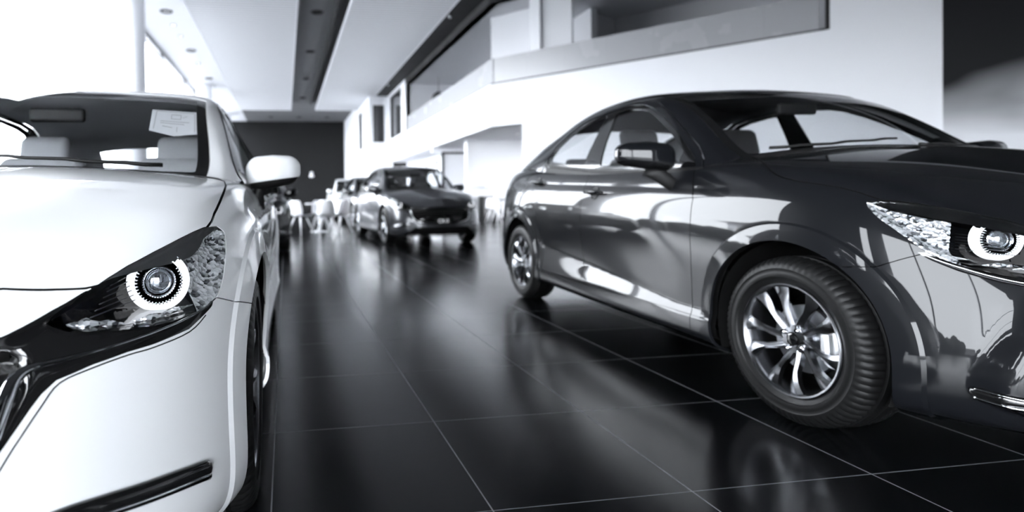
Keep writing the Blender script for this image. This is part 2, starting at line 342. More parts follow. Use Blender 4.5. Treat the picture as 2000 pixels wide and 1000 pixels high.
# ---------------- car body surfaces: panels are cut out of two smooth spline surfaces ----------------
class PM:
    """poly mesh with data rows X: pos(3) normal(3) a b; quads Q (n,4) plus ragged list L"""
    def __init__(s, X, Q, L=()):
        s.X = X; s.Q = np.asarray(Q, int).reshape(-1, 4); s.L = list(L)
    @property
    def V(s): return s.X[:, :3]
    def compact(s):
        used = np.zeros(len(s.X), bool); used[s.Q.ravel()] = True
        for f in s.L: used[list(f)] = True
        m = np.cumsum(used) - 1
        return PM(s.X[used], m[s.Q] if len(s.Q) else s.Q, [tuple(m[list(f)]) for f in s.L])
    def clip(s, F, e=0.):
        """F scalar per vertex (negative = inside) -> (inside, outside); e = half gap"""
        return s._half(F + e), s._half(-F + e)
    def _half(s, F):
        F = np.where(abs(F) < 1e-7, 1e-7, F); neg = F < 0
        X = [s.X]; n0 = len(s.X); new = []; cache = {}
        qn = neg[s.Q].sum(1) if len(s.Q) else np.zeros(0, int)
        Q = s.Q[qn == 4]; L = []
        todo = [tuple(q) for q in s.Q[(qn > 0) & (qn < 4)]]
        for f in s.L:
            k = sum(neg[i] for i in f)
            if k == len(f): L.append(f)
            elif k: todo.append(f)
        for f in todo:
            out = []
            for i in range(len(f)):
                p, q = f[i], f[(i + 1) % len(f)]
                if neg[p]: out.append(p)
                if neg[p] != neg[q]:
                    k = (p, q) if p < q else (q, p)
                    if k not in cache:
                        t = F[k[0]] / (F[k[0]] - F[k[1]]); cache[k] = n0 + len(new); new.append(s.X[k[0]] * (1 - t) + s.X[k[1]] * t)
                    out.append(cache[k])
            if len(out) >= 3: L.append(tuple(out))
        X = np.vstack([s.X, np.array(new)]) if new else s.X
        return PM(X, Q, L).compact()
    def mirror(s):
        X = s.X.copy(); X[:, 1] *= -1; X[:, 4] *= -1
        return PM(X, s.Q[:, ::-1], [f[::-1] for f in s.L])
    def faces(s): return [tuple(q) for q in s.Q] + s.L
    def shifted(s, d, vec=None):
        X = s.X.copy(); d = np.asarray(d, float).reshape(-1, 1) if hasattr(d, '__len__') else d
        X[:, :3] += (X[:, 3:6] if vec is None else np.array(vec)) * d; return PM(X, s.Q, s.L)
    def renormal(s):
        """normals again from the faces"""
        N = np.zeros((len(s.X), 3))
        for f in s.faces():
            p = s.X[list(f), :3]; n = np.cross(p[1] - p[0], p[2] - p[0]) if len(f) < 4 else np.cross(p[2] - p[0], p[3] - p[1])
            for i in f: N[i] += n
        N /= np.maximum(np.linalg.norm(N, axis=1, keepdims=True), 1e-9); s.X[:, 3:6] = N; return s
    def both(s):
        """weld the half with its mirror image on y = 0"""
        n = len(s.X); mir = s.mirror(); mp = np.arange(n) + n; on = abs(s.X[:, 1]) < 1e-6; mp[on] = np.where(on)[0]
        X = np.vstack([s.X, mir.X]); return PM(X, np.vstack([s.Q, mp[mir.Q]]) if len(s.Q) else s.Q, s.L + [tuple(mp[list(f)]) for f in mir.L]).compact()
    def flange(s, d, seam=True):
        """turn the open edges inwards by d so the panel has thickness"""
        cnt = {}
        for f in s.faces():
            for i in range(len(f)):
                p, q = f[i], f[(i + 1) % len(f)]; k = (min(p, q), max(p, q)); cnt.setdefault(k, []).append((p, q))
        E = [v[0] for v in cnt.values() if len(v) == 1]
        if seam: E = [(p, q) for p, q in E if not (abs(s.X[p, 1]) < 1e-6 and abs(s.X[q, 1]) < 1e-6)]
        if not E: return s
        ids = {}; new = []
        nrm = {}
        for p, q in E:
            t = s.X[q, :3] - s.X[p, :3]; o = np.cross(t, s.X[p, 3:6] + s.X[q, 3:6])
            for v in (p, q): nrm[v] = nrm.get(v, 0) + o
        n0 = len(s.X)
        for v, o in nrm.items():
            o = o / (np.linalg.norm(o) + 1e-9); a = s.X[v].copy(); nn = a[3:6].copy(); a[3:6] = o; b = a.copy(); b[:3] -= nn * d
            ids[v] = n0 + len(new); new += [a, b]
        Q2 = [(ids[q], ids[p], ids[p] + 1, ids[q] + 1) for p, q in E]
        return PM(np.vstack([s.X, np.array(new)]), np.vstack([s.Q, np.array(Q2)]), s.L)
    def obj(s, name, m, parent=None, flange=0., dark=False):
        if len(s.X) == 0: return None
        t = s.flange(flange) if flange else s; nq, nt = len(s.Q), len(t.Q)
        me = bpy.data.meshes.new(name); me.from_pydata(t.X[:, :3].tolist(), [], t.faces()); me.update()
        o = link(name, me, m, parent)
        if dark:  # panel edges blackened so the gaps look shaded
            me.materials.append(M['liner'])
            for k in range(nq, nt): me.polygons[k].material_index = 1
        me.normals_split_custom_set_from_vertices(t.X[:, 3:6].tolist())
        return o
def sdf(pts, poly):
    """signed distance to a closed polygon, negative inside"""
    P = np.asarray(poly, float); x, y = pts[:, 0], pts[:, 1]; d = np.full(len(pts), 1e9); ins = np.zeros(len(pts), bool)
    for i in range(len(P)):
        a, b = P[i], P[(i + 1) % len(P)]; e = b - a; L = e @ e + 1e-12
        t = np.clip(((x - a[0]) * e[0] + (y - a[1]) * e[1]) / L, 0, 1)
        d = np.minimum(d, np.hypot(x - a[0] - t * e[0], y - a[1] - t * e[1]))
        c = (a[1] > y) != (b[1] > y)
        with np.errstate(divide='ignore', invalid='ignore'): xi = a[0] + (y - a[1]) * e[0] / (e[1] if abs(e[1]) > 1e-12 else 1e-12)
        ins ^= c & (x < xi)
    return np.where(ins, -d, d)
def smooth_poly(P, n=4, closed=True):
    """Catmull-Rom through the points"""
    P = np.asarray(P, float); m = len(P); out = []
    for i in range(m if closed else m - 1):
        if closed: a, b, c, d = P[i - 1], P[i], P[(i + 1) % m], P[(i + 2) % m]
        else: a, b, c, d = P[max(i - 1, 0)], P[i], P[i + 1], P[min(i + 2, m - 1)]
        for k in range(n):
            t = k / n; out.append(.5 * (2 * b + (c - a) * t + (2 * a - 5 * b + 4 * c - d) * t * t + (3 * b - a - 3 * c + d) * t ** 3))
    if not closed: out.append(P[-1])
    return np.array(out)
def ss(x): x = np.clip(x, 0, 1); return x * x * (3 - 2 * x)

# ---------------- cars ----------------
HL = {'hatch': [(.614, .697), (.655, .722), (.713, .748), (.765, .762), (.819, .770), (.90, .772), (.99, .770), (1.05, .767), (1.10, .762), (1.15, .746), (1.161, .722), (1.14, .70), (1.107, .671), (1.08, .648), (1.056, .625), (1.034, .607), (1.011, .591), (.97, .582), (.922, .580), (.86, .585), (.813, .595), (.76, .611), (.714, .629), (.66, .655)],
      'sedan': [(.60, .745), (.62, .80), (.66, .835), (.72, .846), (.82, .843), (.95, .826), (1.01, .813), (1.053, .800), (1.084, .778), (1.075, .755), (1.043, .722), (.988, .682), (.945, .648), (.908, .617), (.866, .596), (.814, .580), (.74, .567), (.68, .575), (.62, .62)]}
BROW = {'hatch': [(.60, .80), (.66, .742), (.727, .758), (.77, .756), (.811, .745), (.871, .731), (.937, .713), (.99, .709), (1.03, .720), (1.065, .735), (1.117, .738), (1.2, .73), (1.2, .90), (.6, .9)],
        'sedan': [(.55, .755), (.70, .775), (.80, .775), (.90, .765), (.97, .765), (1.02, .772), (1.06, .775), (1.12, .775), (1.12, .9), (.55, .9)]}
CRYS = {'hatch': [(.93, .50), (.935, .80), (1.2, .80), (1.2, .50)], 'sedan': [(.835, .50), (.835, .9), (1.2, .9), (1.2, .50)]}
RECESS = {'hatch': [(-.05, .665), (.40, .675), (.556, .692), (.637, .729), (.709, .752), (.80, .70), (.95, .65), (1.005, .605), (.984, .576), (.897, .55), (.804, .552), (.751, .558), (.686, .557), (.628, .545), (.605, .52), (.589, .492), (.551, .417), (.50, .33), (.42, .27), (-.05, .25)],
          'sedan': [(-.05, .665), (.40, .685), (.54, .72), (.60, .76), (.66, .75), (.80, .65), (.90, .62), (.935, .612), (.90, .590), (.84, .562), (.76, .538), (.70, .53), (.64, .52), (.605, .49), (.57, .42), (.52, .33), (.44, .27), (-.05, .25)]}
HOOD = {'hatch': [(-.1, .822), (.40, .822), (.562, .821), (.66, .782), (.712, .758), (.80, .74), (1.0, .74), (1.10, .757), (1.15, .765), (1.20, .778), (1.269, .789), (1.35, .800), (1.443, .811), (1.60, .83), (1.75, .86), (1.95, .93), (1.95, 1.9), (-.1, 1.9)],
        'sedan': [(-.1, .835), (.40, .838), (.58, .842), (.66, .80), (.80, .80), (1.0, .79), (1.055, .801), (1.116, .813), (1.184, .821), (1.253, .8205), (1.329, .821), (1.399, .832), (1.44, .843), (1.482, .862), (1.54, .90), (1.62, .955), (1.70, 1.0), (1.95, 1.05), (1.95, 1.9), (-.1, 1.9)]}
BUMP = {'hatch': [(-.1, -.1), (1.32, -.1), (1.32, .508), (1.201, .511), (1.085, .553), (1.011, .588), (.95, .62), (.80, .66), (.70, .78), (.60, .83), (-.1, .83)],
        'sedan': [(-.1, -.1), (1.32, -.1), (1.32, .515), (1.102, .522), (1.027, .537), (.966, .579), (.908, .617), (.85, .65), (.70, .80), (.60, .85), (-.1, .85)]}
STRIP = {'hatch': [(.893, .196), (.86, .207), (.80, .222), (.74, .235), (.679, .247), (.62, .254), (.56, .25)], 'sedan': [(.818, .150), (.79, .153), (.75, .156), (.70, .159), (.64, .162), (.58, .165), (.53, .165)]}
WING = {'hatch': [(.982, .588), (.956, .581), (.875, .578), (.798, .581), (.707, .587), (.631, .593), (.590, .592), (.568, .572), (.553, .52), (.53, .43), (.49, .35), (.41, .30), (.25, .28), (0, .275)],
        'sedan': [(.912, .605), (.87, .588), (.80, .566), (.74, .552), (.68, .545), (.64, .538), (.61, .515), (.585, .465), (.55, .40), (.50, .34), (.43, .29), (.3, .272), (.1, .266), (0, .266)]}
RING = {'hatch': (.437, .689, .693), 'sedan': (.47, .60, .713)}
GLASS_F = [(-.67, 1.008), (-1.0, 1.017), (-1.28, 1.030), (-1.395, 1.037), (-1.43, 1.20), (-1.455, 1.375), (-1.30, 1.378), (-1.20, 1.365), (-1.12, 1.342), (-1.02, 1.293), (-.93, 1.242), (-.83, 1.182), (-.75, 1.128), (-.67, 1.07)]
GLASS_R = [(-1.60, 1.058), (-1.80, 1.075), (-1.97, 1.094), (-2.13, 1.117), (-2.145, 1.16), (-2.13, 1.215), (-2.03, 1.285), (-1.91, 1.338), (-1.80, 1.362), (-1.65, 1.376), (-1.575, 1.378), (-1.585, 1.22)]
DLO = [(-.545, .985), (-1.0, 1.000), (-1.40, 1.020), (-1.80, 1.060), (-2.17, 1.102), (-2.20, 1.17), (-2.17, 1.235), (-2.05, 1.31), (-1.92, 1.365), (-1.80, 1.388), (-1.50, 1.405), (-1.30, 1.402), (-1.18, 1.386), (-1.08, 1.352), (-.93, 1.275), (-.75, 1.158), (-.63, 1.07), (-.56, 1.015)]
DLO_OUT = [(-.50, .970), (-1.0, .980), (-1.40, 1.000), (-1.80, 1.040), (-2.21, 1.082), (-2.24, 1.17), (-2.20, 1.255), (-2.07, 1.335), (-1.93, 1.39), (-1.80, 1.411), (-1.50, 1.428), (-1.30, 1.426), (-1.16, 1.41), (-1.05, 1.376), (-.91, 1.30), (-.73, 1.18), (-.60, 1.09), (-.525, 1.02)]
def hatch_xz(P):
    P = np.array(P, float); x = P[:, 0].copy(); z = P[:, 1].copy()
    x = np.where(x < -1.6, -1.6 + (x + 1.6) * 1.12, x); z = np.where(x < -1.9, z + (x + 1.9) * -.04, z)
    return np.c_[np.interp(x, *XM), np.interp(z, *ZM)]
PROTO = {}

def wheel_data(rad, rim, nsp=10, seg=180, tread=True):
    """shared meshes of one wheel, axle along +y is the outer side, centre at the hub"""
    key = ('wheel', rad, rim, nsp, seg)
    if key in PROTO: return PROTO[key]
    w = .095
    prof = [(rim + .004, -w + .012), (rim + .018, -w + .004), (rad - .075, -w - .008), (rad - .045, -w - .010), (rad - .018, -w + .002), (rad - .006, -w + .018), (rad - .001, -w + .045),
            (rad, -.045), (rad - .009, -.042), (rad - .009, -.035), (rad, -.032), (rad, -.006), (rad - .009, -.004), (rad - .009, .004), (rad, .006), (rad, .032), (rad - .009, .035), (rad - .009, .042), (rad, .045),
            (rad - .001, w - .045), (rad - .006, w - .018), (rad - .018, w - .002), (rad - .030, w + .006), (rad - .045, w + .010), (rad - .048, w + .0085), (rad - .060, w + .0085), (rad - .063, w + .010), (rad - .075, w + .008), (rim + .030, w + .0045), (rim + .026, w + .001), (rim + .018, w - .001), (rim + .010, w - .006), (rim + .002, w - .012)]
    V, Fs = lathe_data(prof, seg, 'y'); n = len(prof)
    if tread:
        for i in range(seg):
            if i % 4 == 0:
                for k in list(range(4, 8)) + list(range(18, 23)):
                    x, y, z = V[i * n + k]; r = math.hypot(x, z); q = (r - .0045) / r; V[i * n + k] = (x * q, y, z * q)
    tyre = bpy.data.meshes.new('tyre'); tyre.from_pydata([tuple(v) for v in V], [], Fs); tyre.materials.append(M['rubber'])
    # rim barrel + lip
    parts = [lathe_data([(rim + .006, w - .014), (rim + .008, w - .004), (rim + .005, w + .001), (rim - .001, w), (rim - .007, w - .008), (rim - .012, w - .03), (rim - .02, w - .07), (rim - .022, -w + .02), (rim, -w), (rim + .006, -w)], max(48, seg // 2), 'y')]
    hubr = .052
    for k in range(nsp):
        a0 = 2 * math.pi * k / nsp; sw = (.34 if k % 2 else .20); nst = 9; V = []; Fs = []
        for i in range(nst):
            t = i / (nst - 1); r = hubr - .012 + (rim - .006 - hubr + .012) * t; a = a0 + sw * (math.sin(t * math.pi * .5) - .5 * t * t)
            wd = .0105 + .004 * abs(1 - 2 * t) + (.016 * max(0, t - .55) / .45)
            yo = w - .030 + .016 * math.sin(t * math.pi * .6) + .006 * t; dp = .020 + .010 * (1 - t)
            c, s = math.cos(a), math.sin(a); tx, tz = -s, c
            for du, dy in ((-wd, -dp), (-wd, -.004), (-wd * .35, 0.0035), (wd * .5, -.002), (wd, -.010), (wd * .8, -dp)):
                V.append((r * c + tx * du, yo + dy, r * s + tz * du))
        for i in range(nst - 1):
            for j in range(6):
                l = (j + 1) % 6; Fs.append((i * 6 + j, i * 6 + l, (i + 1) * 6 + l, (i + 1) * 6 + j))
        Fs += [tuple(range(6))[::-1], tuple(range((nst - 1) * 6, nst * 6))]; parts.append((V, Fs))
    parts.append(lathe_data([(0, w - .036), (.024, w - .036), (.027, w - .024), (.050, w - .028), (.056, w - .040), (.054, w - .07), (0, w - .07)], 40, 'y'))
    V, Fs = merge(*parts); rimm = bpy.data.meshes.new('wheel'); rimm.from_pydata([tuple(v) for v in V], [], Fs)
    bm = bmesh.new(); bm.from_mesh(rimm); bmesh.ops.recalc_face_normals(bm, faces=bm.faces); bm.to_mesh(rimm); bm.free(); rimm.materials.append(M['alloy'])
    def mk(nm, data, m):
        me = bpy.data.meshes.new(nm); me.from_pydata([tuple(v) for v in data[0]], [], data[1])
        bm = bmesh.new(); bm.from_mesh(me); bmesh.ops.recalc_face_normals(bm, faces=bm.faces); bm.to_mesh(me); bm.free(); me.materials.append(m); return me
    cap = mk('center_cap', lathe_data([(0, w - .015), (.016, w - .015), (.022, w - .018), (.023, w - .026), (0, w - .028)], 32, 'y'), M['blackg'])
    nut = mk('lug_nut', lathe_data([(0, w - .014), (.006, w - .014), (.0095, w - .018), (.0095, w - .036), (0, w - .036)], 10, 'y'), M['chrome'])
    disc = mk('brake_disc', lathe_data([(0, .03), (.07, .03), (.075, .022), (.125, .022), (.127, .006), (0, .006)], 48, 'y'), M['steel'])
    arc = [((.135 + 0) * math.cos(R(a)), .018, .135 * math.sin(R(a))) for a in range(-32, 33, 8)]
    cal = mk('brake_caliper', merge(tube_data([(x * .93, y, z * .93) for x, y, z in arc], .026, 10), tube_data([(.115, .05, -.045), (.118, .053, 0), (.115, .05, .045)], .017, 8)), M['caliper'])
    for me in (tyre, rimm, cap, nut, disc, cal):
        for p in me.polygons: p.use_smooth = True
        me.set_sharp_from_angle(angle=R(38))
    back = mk('wheel_back', lathe_data([(0, -.05), (rim - .03, -.05)], 32, 'y'), M['liner'])
    PROTO[key] = (tyre, rimm, cap, nut, disc, cal); return PROTO[key]
def add_wheel(root, x, side, ytyre, rad, rim, rot=0., seg=180, detail=True):
    tyre, rimm, cap, nut, disc, cal = wheel_data(rad, rim, 10, seg)
    w = bpy.data.objects.new('wheel', rimm); COL.objects.link(w); w.parent = root
    w.location = (x, side * (ytyre - .105), rad - .002); w.rotation_euler = (0, 0, 0 if side > 0 else math.pi)
    w.rotation_euler = Matrix.Rotation(0 if side > 0 else math.pi, 3, 'Z').to_euler()
    def sub(nm, me, loc=(0, 0, 0), ry=0):
        o = bpy.data.objects.new(nm, me); COL.objects.link(o); o.parent = w; o.location = loc; o.rotation_euler = (0, ry, 0); return o
    sub('tyre', tyre)
    if detail:
        sub('center_cap', cap); sub('brake_disc', disc)
        sub('brake_caliper', cal, ry=math.pi if side < 0 else 0)
        for k in range(4):
            a = math.pi / 2 * k + rot; sub('lug_nut', nut, (.0425 * math.cos(a), 0, .0425 * math.sin(a)))
    return w

def make_car(name, kind, paint, n=18, detail=2, suv=0., trimc=('seat', 'headliner', 'dash')):
    """kind sedan / hatch; local x forward from the front axle, y to the car's left, z up"""
    root = empty(name)
    SA, SB = surfaces(kind, n)
    hatch = kind == 'hatch'; wb = 2.70 if hatch else 2.57; rad = .325 if hatch else .310; AR = .378 if hatch else .368; hw = 1.044 if hatch else 1.
    yt = .865 if hatch else .828
    a, b = arcs(SA); P, N = SA[0].copy(), SA[1]
    nr, nc = P.shape[:2]; AA, BB = np.meshgrid(a, b)
    X, Y, Z = P[..., 0], P[..., 1], P[..., 2]
    # surface relief: wheel arch flares, lower door crease, sill step, bumper pockets
    D = np.zeros((nr, nc))
    for wx in (0, -wb):
        pass
    side = ss((AA - 1.6) / .15) * ss((wb + 1.341 - .36 - AA) / .15)
    zc = .335 + np.clip((-X - .6), 0, 2) * .105
    dd_ = .014 * np.exp(-np.clip(Z - zc, 0, 9) / .09) - .19 * np.clip(zc - Z, 0, .22)
    k_ = ss((.166 - BB) / .010); D += (dd_ * (1 - k_) + .002 * k_) * side * ss((.75 - Z) / .2)
    zr = (.882 + np.clip(-X - .5, 0, 2.2) * .038) * (.94 if hatch else 1.)
    D += .007 * np.exp(-abs(Z - zr) / .045) * ss((-X - .05) / .35) * ss((X + wb + .35) / .3) * (BB < .98) * (Y > .5)
    if not hatch:
        ca = np.interp(BB, [.10, .15, .197, .326, .45, .535], [.78, .83, .826, .785, .755, .727])
        D -= .045 * ss((ca - AA) / .09) * ss((AA - .60) / .1) * ss((BB - .10) / .05) * ss((.52 - BB) / .25)
    P = P + N * D[..., None]
    P[:, 0, 1] = 0; P[:, -1, 1] = 0
    gr = np.gradient(P, axis=0); gc = np.gradient(P, axis=1); N = np.cross(gr, gc)
    L = np.linalg.norm(N, axis=2, keepdims=True); N = N / np.maximum(L, 1e-9)
    c = N[nr // 3, nc // 2]
    flip = c[1] < 0
    if flip: N = -N
    N[:, 0, 1] = 0; N[:, -1, 1] = 0; N[-1, :, 1] = 0
    def grid_pm(P, N, A, B, flip):
        nr, nc = P.shape[:2]; X = np.concatenate([P.reshape(-1, 3), N.reshape(-1, 3), A.reshape(-1, 1), B.reshape(-1, 1)], 1)
        i, j = np.meshgrid(np.arange(nr - 1), np.arange(nc - 1), indexing='ij'); k = (i * nc + j).ravel()
        Q = np.stack([k, k + nc, k + nc + 1, k + 1], 1) if flip else np.stack([k, k + 1, k + nc + 1, k + nc], 1)
        # orient by normal
        p = X[Q[len(Q) // 3]]; fn = np.cross(p[1, :3] - p[0, :3], p[2, :3] - p[0, :3])
        if fn @ p[0, 3:6] < 0: Q = Q[:, ::-1]
        return PM(X, Q)
    S = grid_pm(P, N, AA, BB, flip)
    ab = lambda m: m.X[:, 6:8]
    FL = .012
    def flare(pm):
        """raise a crisp lip around the wheel openings"""
        for wx in (0, -wb):
            if len(pm.X) == 0: return pm
            r = np.hypot(pm.X[:, 0] - wx, pm.X[:, 2] - rad)
            ring, rest = pm.clip(np.where((pm.X[:, 7] < .80) & (pm.X[:, 1] > .5), r - AR - .070, 1.))
            if len(ring.X) == 0: continue
            d0 = .007
            inner, cham = ring.clip(np.hypot(ring.X[:, 0] - wx, ring.X[:, 2] - rad) - AR - .061)
            parts = [rest]
            for q, ch in ((inner, 0), (cham, 1)):
                if len(q.X) == 0: continue
                rr = np.hypot(q.X[:, 0] - wx, q.X[:, 2] - rad); d = d0 + .003 * np.clip((AR + .061 - rr) / .06, 0, 1) if not ch else d0 * np.clip((AR + .070 - rr) / .009, 0, 1)
                ra = q.shifted(d); out = np.stack([q.X[:, 0] - wx, 0 * rr, q.X[:, 2] - rad], 1) / np.maximum(rr, 1e-6)[:, None]
                nn = ra.X[:, 3:6] + out * (.62 if ch else .06); ra.X[:, 3:6] = nn / np.linalg.norm(nn, axis=1, keepdims=True); parts.append(ra)
            X = np.vstack([q.X for q in parts]); Q = []; L = []; n0 = 0
            for q in parts:
                if len(q.Q): Q.append(q.Q + n0)
                L += [tuple(int(i) + n0 for i in f) for f in q.L]; n0 += len(q.X)
            pm = PM(X, np.vstack(Q) if Q else np.zeros((0, 4), int), L)
        return pm
    # inner black lining behind all panel gaps
    lin = S.shifted(-.028); F = -sdf(lin.X[:, :2], [(-.30, -.3), (-.40, .60), (-.50, .66), (-1, .70), (-1.9, .70), (-2.4, .67), (-2.75, .63), (-2.95 - .1 * hatch, .57), (-3.0 - .1 * hatch, -.3)])
    F = np.where(lin.X[:, 7] > .80, F, -1.); lin, _ = lin.clip(F)
    for wx in (0, -wb):
        r = np.hypot(lin.X[:, 0] - wx, lin.X[:, 2] - rad); _, lin = lin.clip(np.where(lin.X[:, 7] < .8, r - AR - .004, 1.))
    _, lin = lin.clip(sdf(ab(lin), HL[kind])); _, lin = lin.clip(sdf(ab(lin), RECESS[kind]))
    lin.both().obj('inner_lining', M['liner'], root)
    # wheel openings
    for wx in (0, -wb):
        r = np.hypot(S.X[:, 0] - wx, S.X[:, 2] - rad); _, S = S.clip(np.where((S.X[:, 7] < .8), r - AR, 1.))
    # opening under the greenhouse
    hole = [(-.40, -.3), (-.46, .62), (-.56, .705 * hw), (-1, .735 * hw), (-1.9, .73 * hw), (-2.4, .70 * hw), (-2.75, .66 * hw), (-2.95 - .15 * hatch, .60), (-3.02 - .15 * hatch, -.3)]
    F = sdf(S.X[:, :2], hole); _, S = S.clip(np.where(S.X[:, 7] > .80, F, 1.))
    lamp, S = S.clip(sdf(ab(S), HL[kind]), .0012)
    rec, S = S.clip(sdf(ab(S), RECESS[kind]), 0.)
    hood, S = S.clip(sdf(ab(S), HOOD[kind]), .0030)
    xr = -.31 + .10 * (1 - np.clip(hood.X[:, 1] / .66, 0, 1) ** 2); hood, cowl = hood.clip(xr - hood.X[:, 0], .002)
    bump, S = S.clip(sdf(ab(S), BUMP[kind]), .0015)
    low, bump = bump.clip(sdf(ab(bump), [(-.05, .06), (.50, .06), (.56, .085), (.55, .13), (.45, .175), (-.05, .185)] if detail > 1 else [(-.05, .02), (.66, .02), (.70, .07), (.58, .12), (.48, .20), (-.05, .215)]))
    hood.both().obj('hood', paint, root, .022, True)
    cowl.both().obj('cowl_panel', M['black'], root)
    bump = flare(bump); bump.both().obj('front_bumper', paint, root, FL, True)
    low.shifted(-.03).both().obj('lower_grille', M['black'], root)
    # side panels
    x0 = 1.341 if not hatch else None
    ax = lambda x: float(np.interp(-x, -P[nr // 3, :, 0], a)) if True else 0
    def ax(x):
        row = P[int(np.argmin(abs(b - .45)))]; k = np.argsort(-row[:, 0]); return float(np.interp(-x, -row[k, 0], a[k]))
    sx = 2.70 / 2.57 if hatch else 1.
    gF = [(1.93, 1.3), (1.90, .90), (1.885, .84), (1.825, .70), (1.822, .45), (1.838, .2), (1.84, -.1)]
    gM = [(ax(-1.52 * sx), 1.3), (ax(-1.50 * sx), .8), (ax(-1.50 * sx), -.1)]
    gR = [(ax(-2.36 * sx), 1.3), (ax(-2.34 * sx), .80), (ax(-2.31 * sx), .70), (ax(-2.22 * sx), .57), (ax(-2.12 * sx), .45), (ax(-2.07 * sx), .33), (ax(-2.05 * sx), -.1)]
    big = lambda g: [(-.5, -.1)] + g[::-1] + [(-.5, 1.3)]
    fend, S = S.clip(sdf(ab(S), big(gF)), .0022)
    rock, S = S.clip(sdf(ab(S), [(1.5, -.1), (ax(-2.30 * sx), -.1), (ax(-2.30 * sx), .166), (1.5, .166)]), .001)
    dF, S = S.clip(sdf(ab(S), big(gM)), .0022)
    dR, S = S.clip(sdf(ab(S), big(gR)), .0022)
    am = a[-1]
    rb, S = S.clip(sdf(ab(S), [(ax(-wb - .15), -.1), (ax(-wb - .15), .36), (ax(-wb - .42), .42), (am - .62, .48), (am + .1, .50), (am + .1, -.1)]), .0015)
    tl, S = S.clip(sdf(ab(S), smooth_poly([(am - .95, .70), (am - .93, .80), (am - .80, .86), (am - .55, .86), (am - .38, .80), (am - .42, .68), (am - .60, .62), (am - .80, .62)])), .001)
    tr, S = S.clip(sdf(ab(S), [(am - .60, .50), (am + .1, .50), (am + .1, 1.9), (am - .95, 1.9), (am - .80, 1.05), (am - .60, .93), (am - .52, .86)]), .002)
    for pm, nm in ((fend, 'fender'), (rock, 'rocker_panel'), (dF, 'front_door'), (dR, 'rear_door'), (S, 'quarter_panel')):
        pm = flare(pm)
        for sd in (1, -1):
            q = pm if sd > 0 else pm.mirror(); o = q.obj(nm, paint, root, FL, nm.endswith('door'))
            if nm.endswith('door') and detail:
                xh = (-1.345 if nm[0] == 'f' else -2.24) * sx; zh = {('f', 0): .868, ('r', 0): .955, ('f', 1): .84, ('r', 1): .87}[(nm[0], int(hatch))]
                xh_ = xh; j = np.argmin((pm.X[:, 0] - xh_) ** 2 + (pm.X[:, 2] - zh) ** 2); yh = pm.X[j, 1]; nn = pm.X[j, 3:6]
                bd = lathe_data([(.001, -.004), (.030, -.003), (.034, .001), (.038, .004), (.0405, .0035), (.042, -.002)], 28, 'z')
                zax = Vector((nn[0], nn[1] * sd, nn[2])); xax = Vector((1, 0, 0)); yax = zax.cross(xax).normalized(); xax = yax.cross(zax)
                Mx = Matrix(((xax.x, yax.x, zax.x, xh_), (xax.y, yax.y, zax.y, yh * sd), (xax.z, yax.z, zax.z, zh), (0, 0, 0, 1)))
                v, f = xf(bd, Mx); pyobj('handle_recess', v, f, paint, o)
                path = [(-.105 + .21 * t, 0, .010 + .026 * math.sin(math.pi * t) ** .6) for t in np.linspace(0, 1, 13)]
                hb = tube_data(path, [.006 + .006 * math.sin(math.pi * t) ** .5 for t in np.linspace(0, 1, 13)], 10); v, f = xf(hb, Mx); h = pyobj('door_handle', v, f, paint, o)
    rb = flare(rb); rb.both().obj('rear_bumper', paint, root, FL)
    tr.both().obj('trunk_lid' if not hatch else 'tailgate', paint, root, FL)
    tlm = M.setdefault('tail', mat('dark_tail_lamp', (.10, .03, .035), .08, coat=1., build=noise_var(40, .05, .12)))
    for sd in (1, -1): (tl if sd > 0 else tl.mirror()).obj('tail_lamp', tlm, root, FL)
    # grille recess
    f = -sdf(ab(rec), RECESS[kind]); dd = ss(f / .05) * (.015 + .075 * ss((.60 - rec.X[:, 6]) / .12) * ss((.66 - rec.X[:, 7]) / .06))
    g = rec.shifted(-dd, (1, 0, 0)).renormal(); g.X[abs(g.X[:, 1]) < 1e-6, 4] = 0
    gl = g.both().obj('grille', M['blackg'], root)
    def sp(aa, bb, off=0.):         # point on the body by surface coordinates
        j = int(np.clip(np.searchsorted(a, aa), 1, nc - 1)); i = int(np.clip(np.searchsorted(b, bb), 1, nr - 1))
        u = (aa - a[j - 1]) / (a[j] - a[j - 1]); v = (bb - b[i - 1]) / (b[i] - b[i - 1])
        w = [((1 - v) * (1 - u), i - 1, j - 1), ((1 - v) * u, i - 1, j), (v * (1 - u), i, j - 1), (v * u, i, j)]
        return sum(k * P[i_, j_] for k, i_, j_ in w) + off * sum(k * N[i_, j_] for k, i_, j_ in w)
    for k, bb in enumerate(np.linspace(.315, .63, 6)):
        am_ = float(np.interp(bb, [.30, .42, .50, .60], [.42, .50, .545, .55]))
        pts = [sp(t, bb) + np.array([-.030, 0, 0]) for t in np.linspace(0, am_, 12)]
        pts = [p * [1, -1, 1] for p in pts[:0:-1]] + pts
        v, f = tube_data(pts, .009, 6, .55); pyobj('grille_bar', v, f, M['black'], gl)
    wg = smooth_poly(WING[kind], 4, False); wr = np.interp(wg[:, 0], [0, .45, .55, .575, .61, .70, 1.0], [.007, .010, .012, .009, .0045, .003, .002])
    pts = [sp(max(0, q[0]), q[1], .002) for q in wg]
    pts = pts + [p * [1, -1, 1] for p in pts[-2::-1]]; v, f = tube_data(pts, list(wr) + list(wr[-2::-1]), 8, 1.3); pyobj('grille_surround', v, f, M['chrome'], root, angle=60)
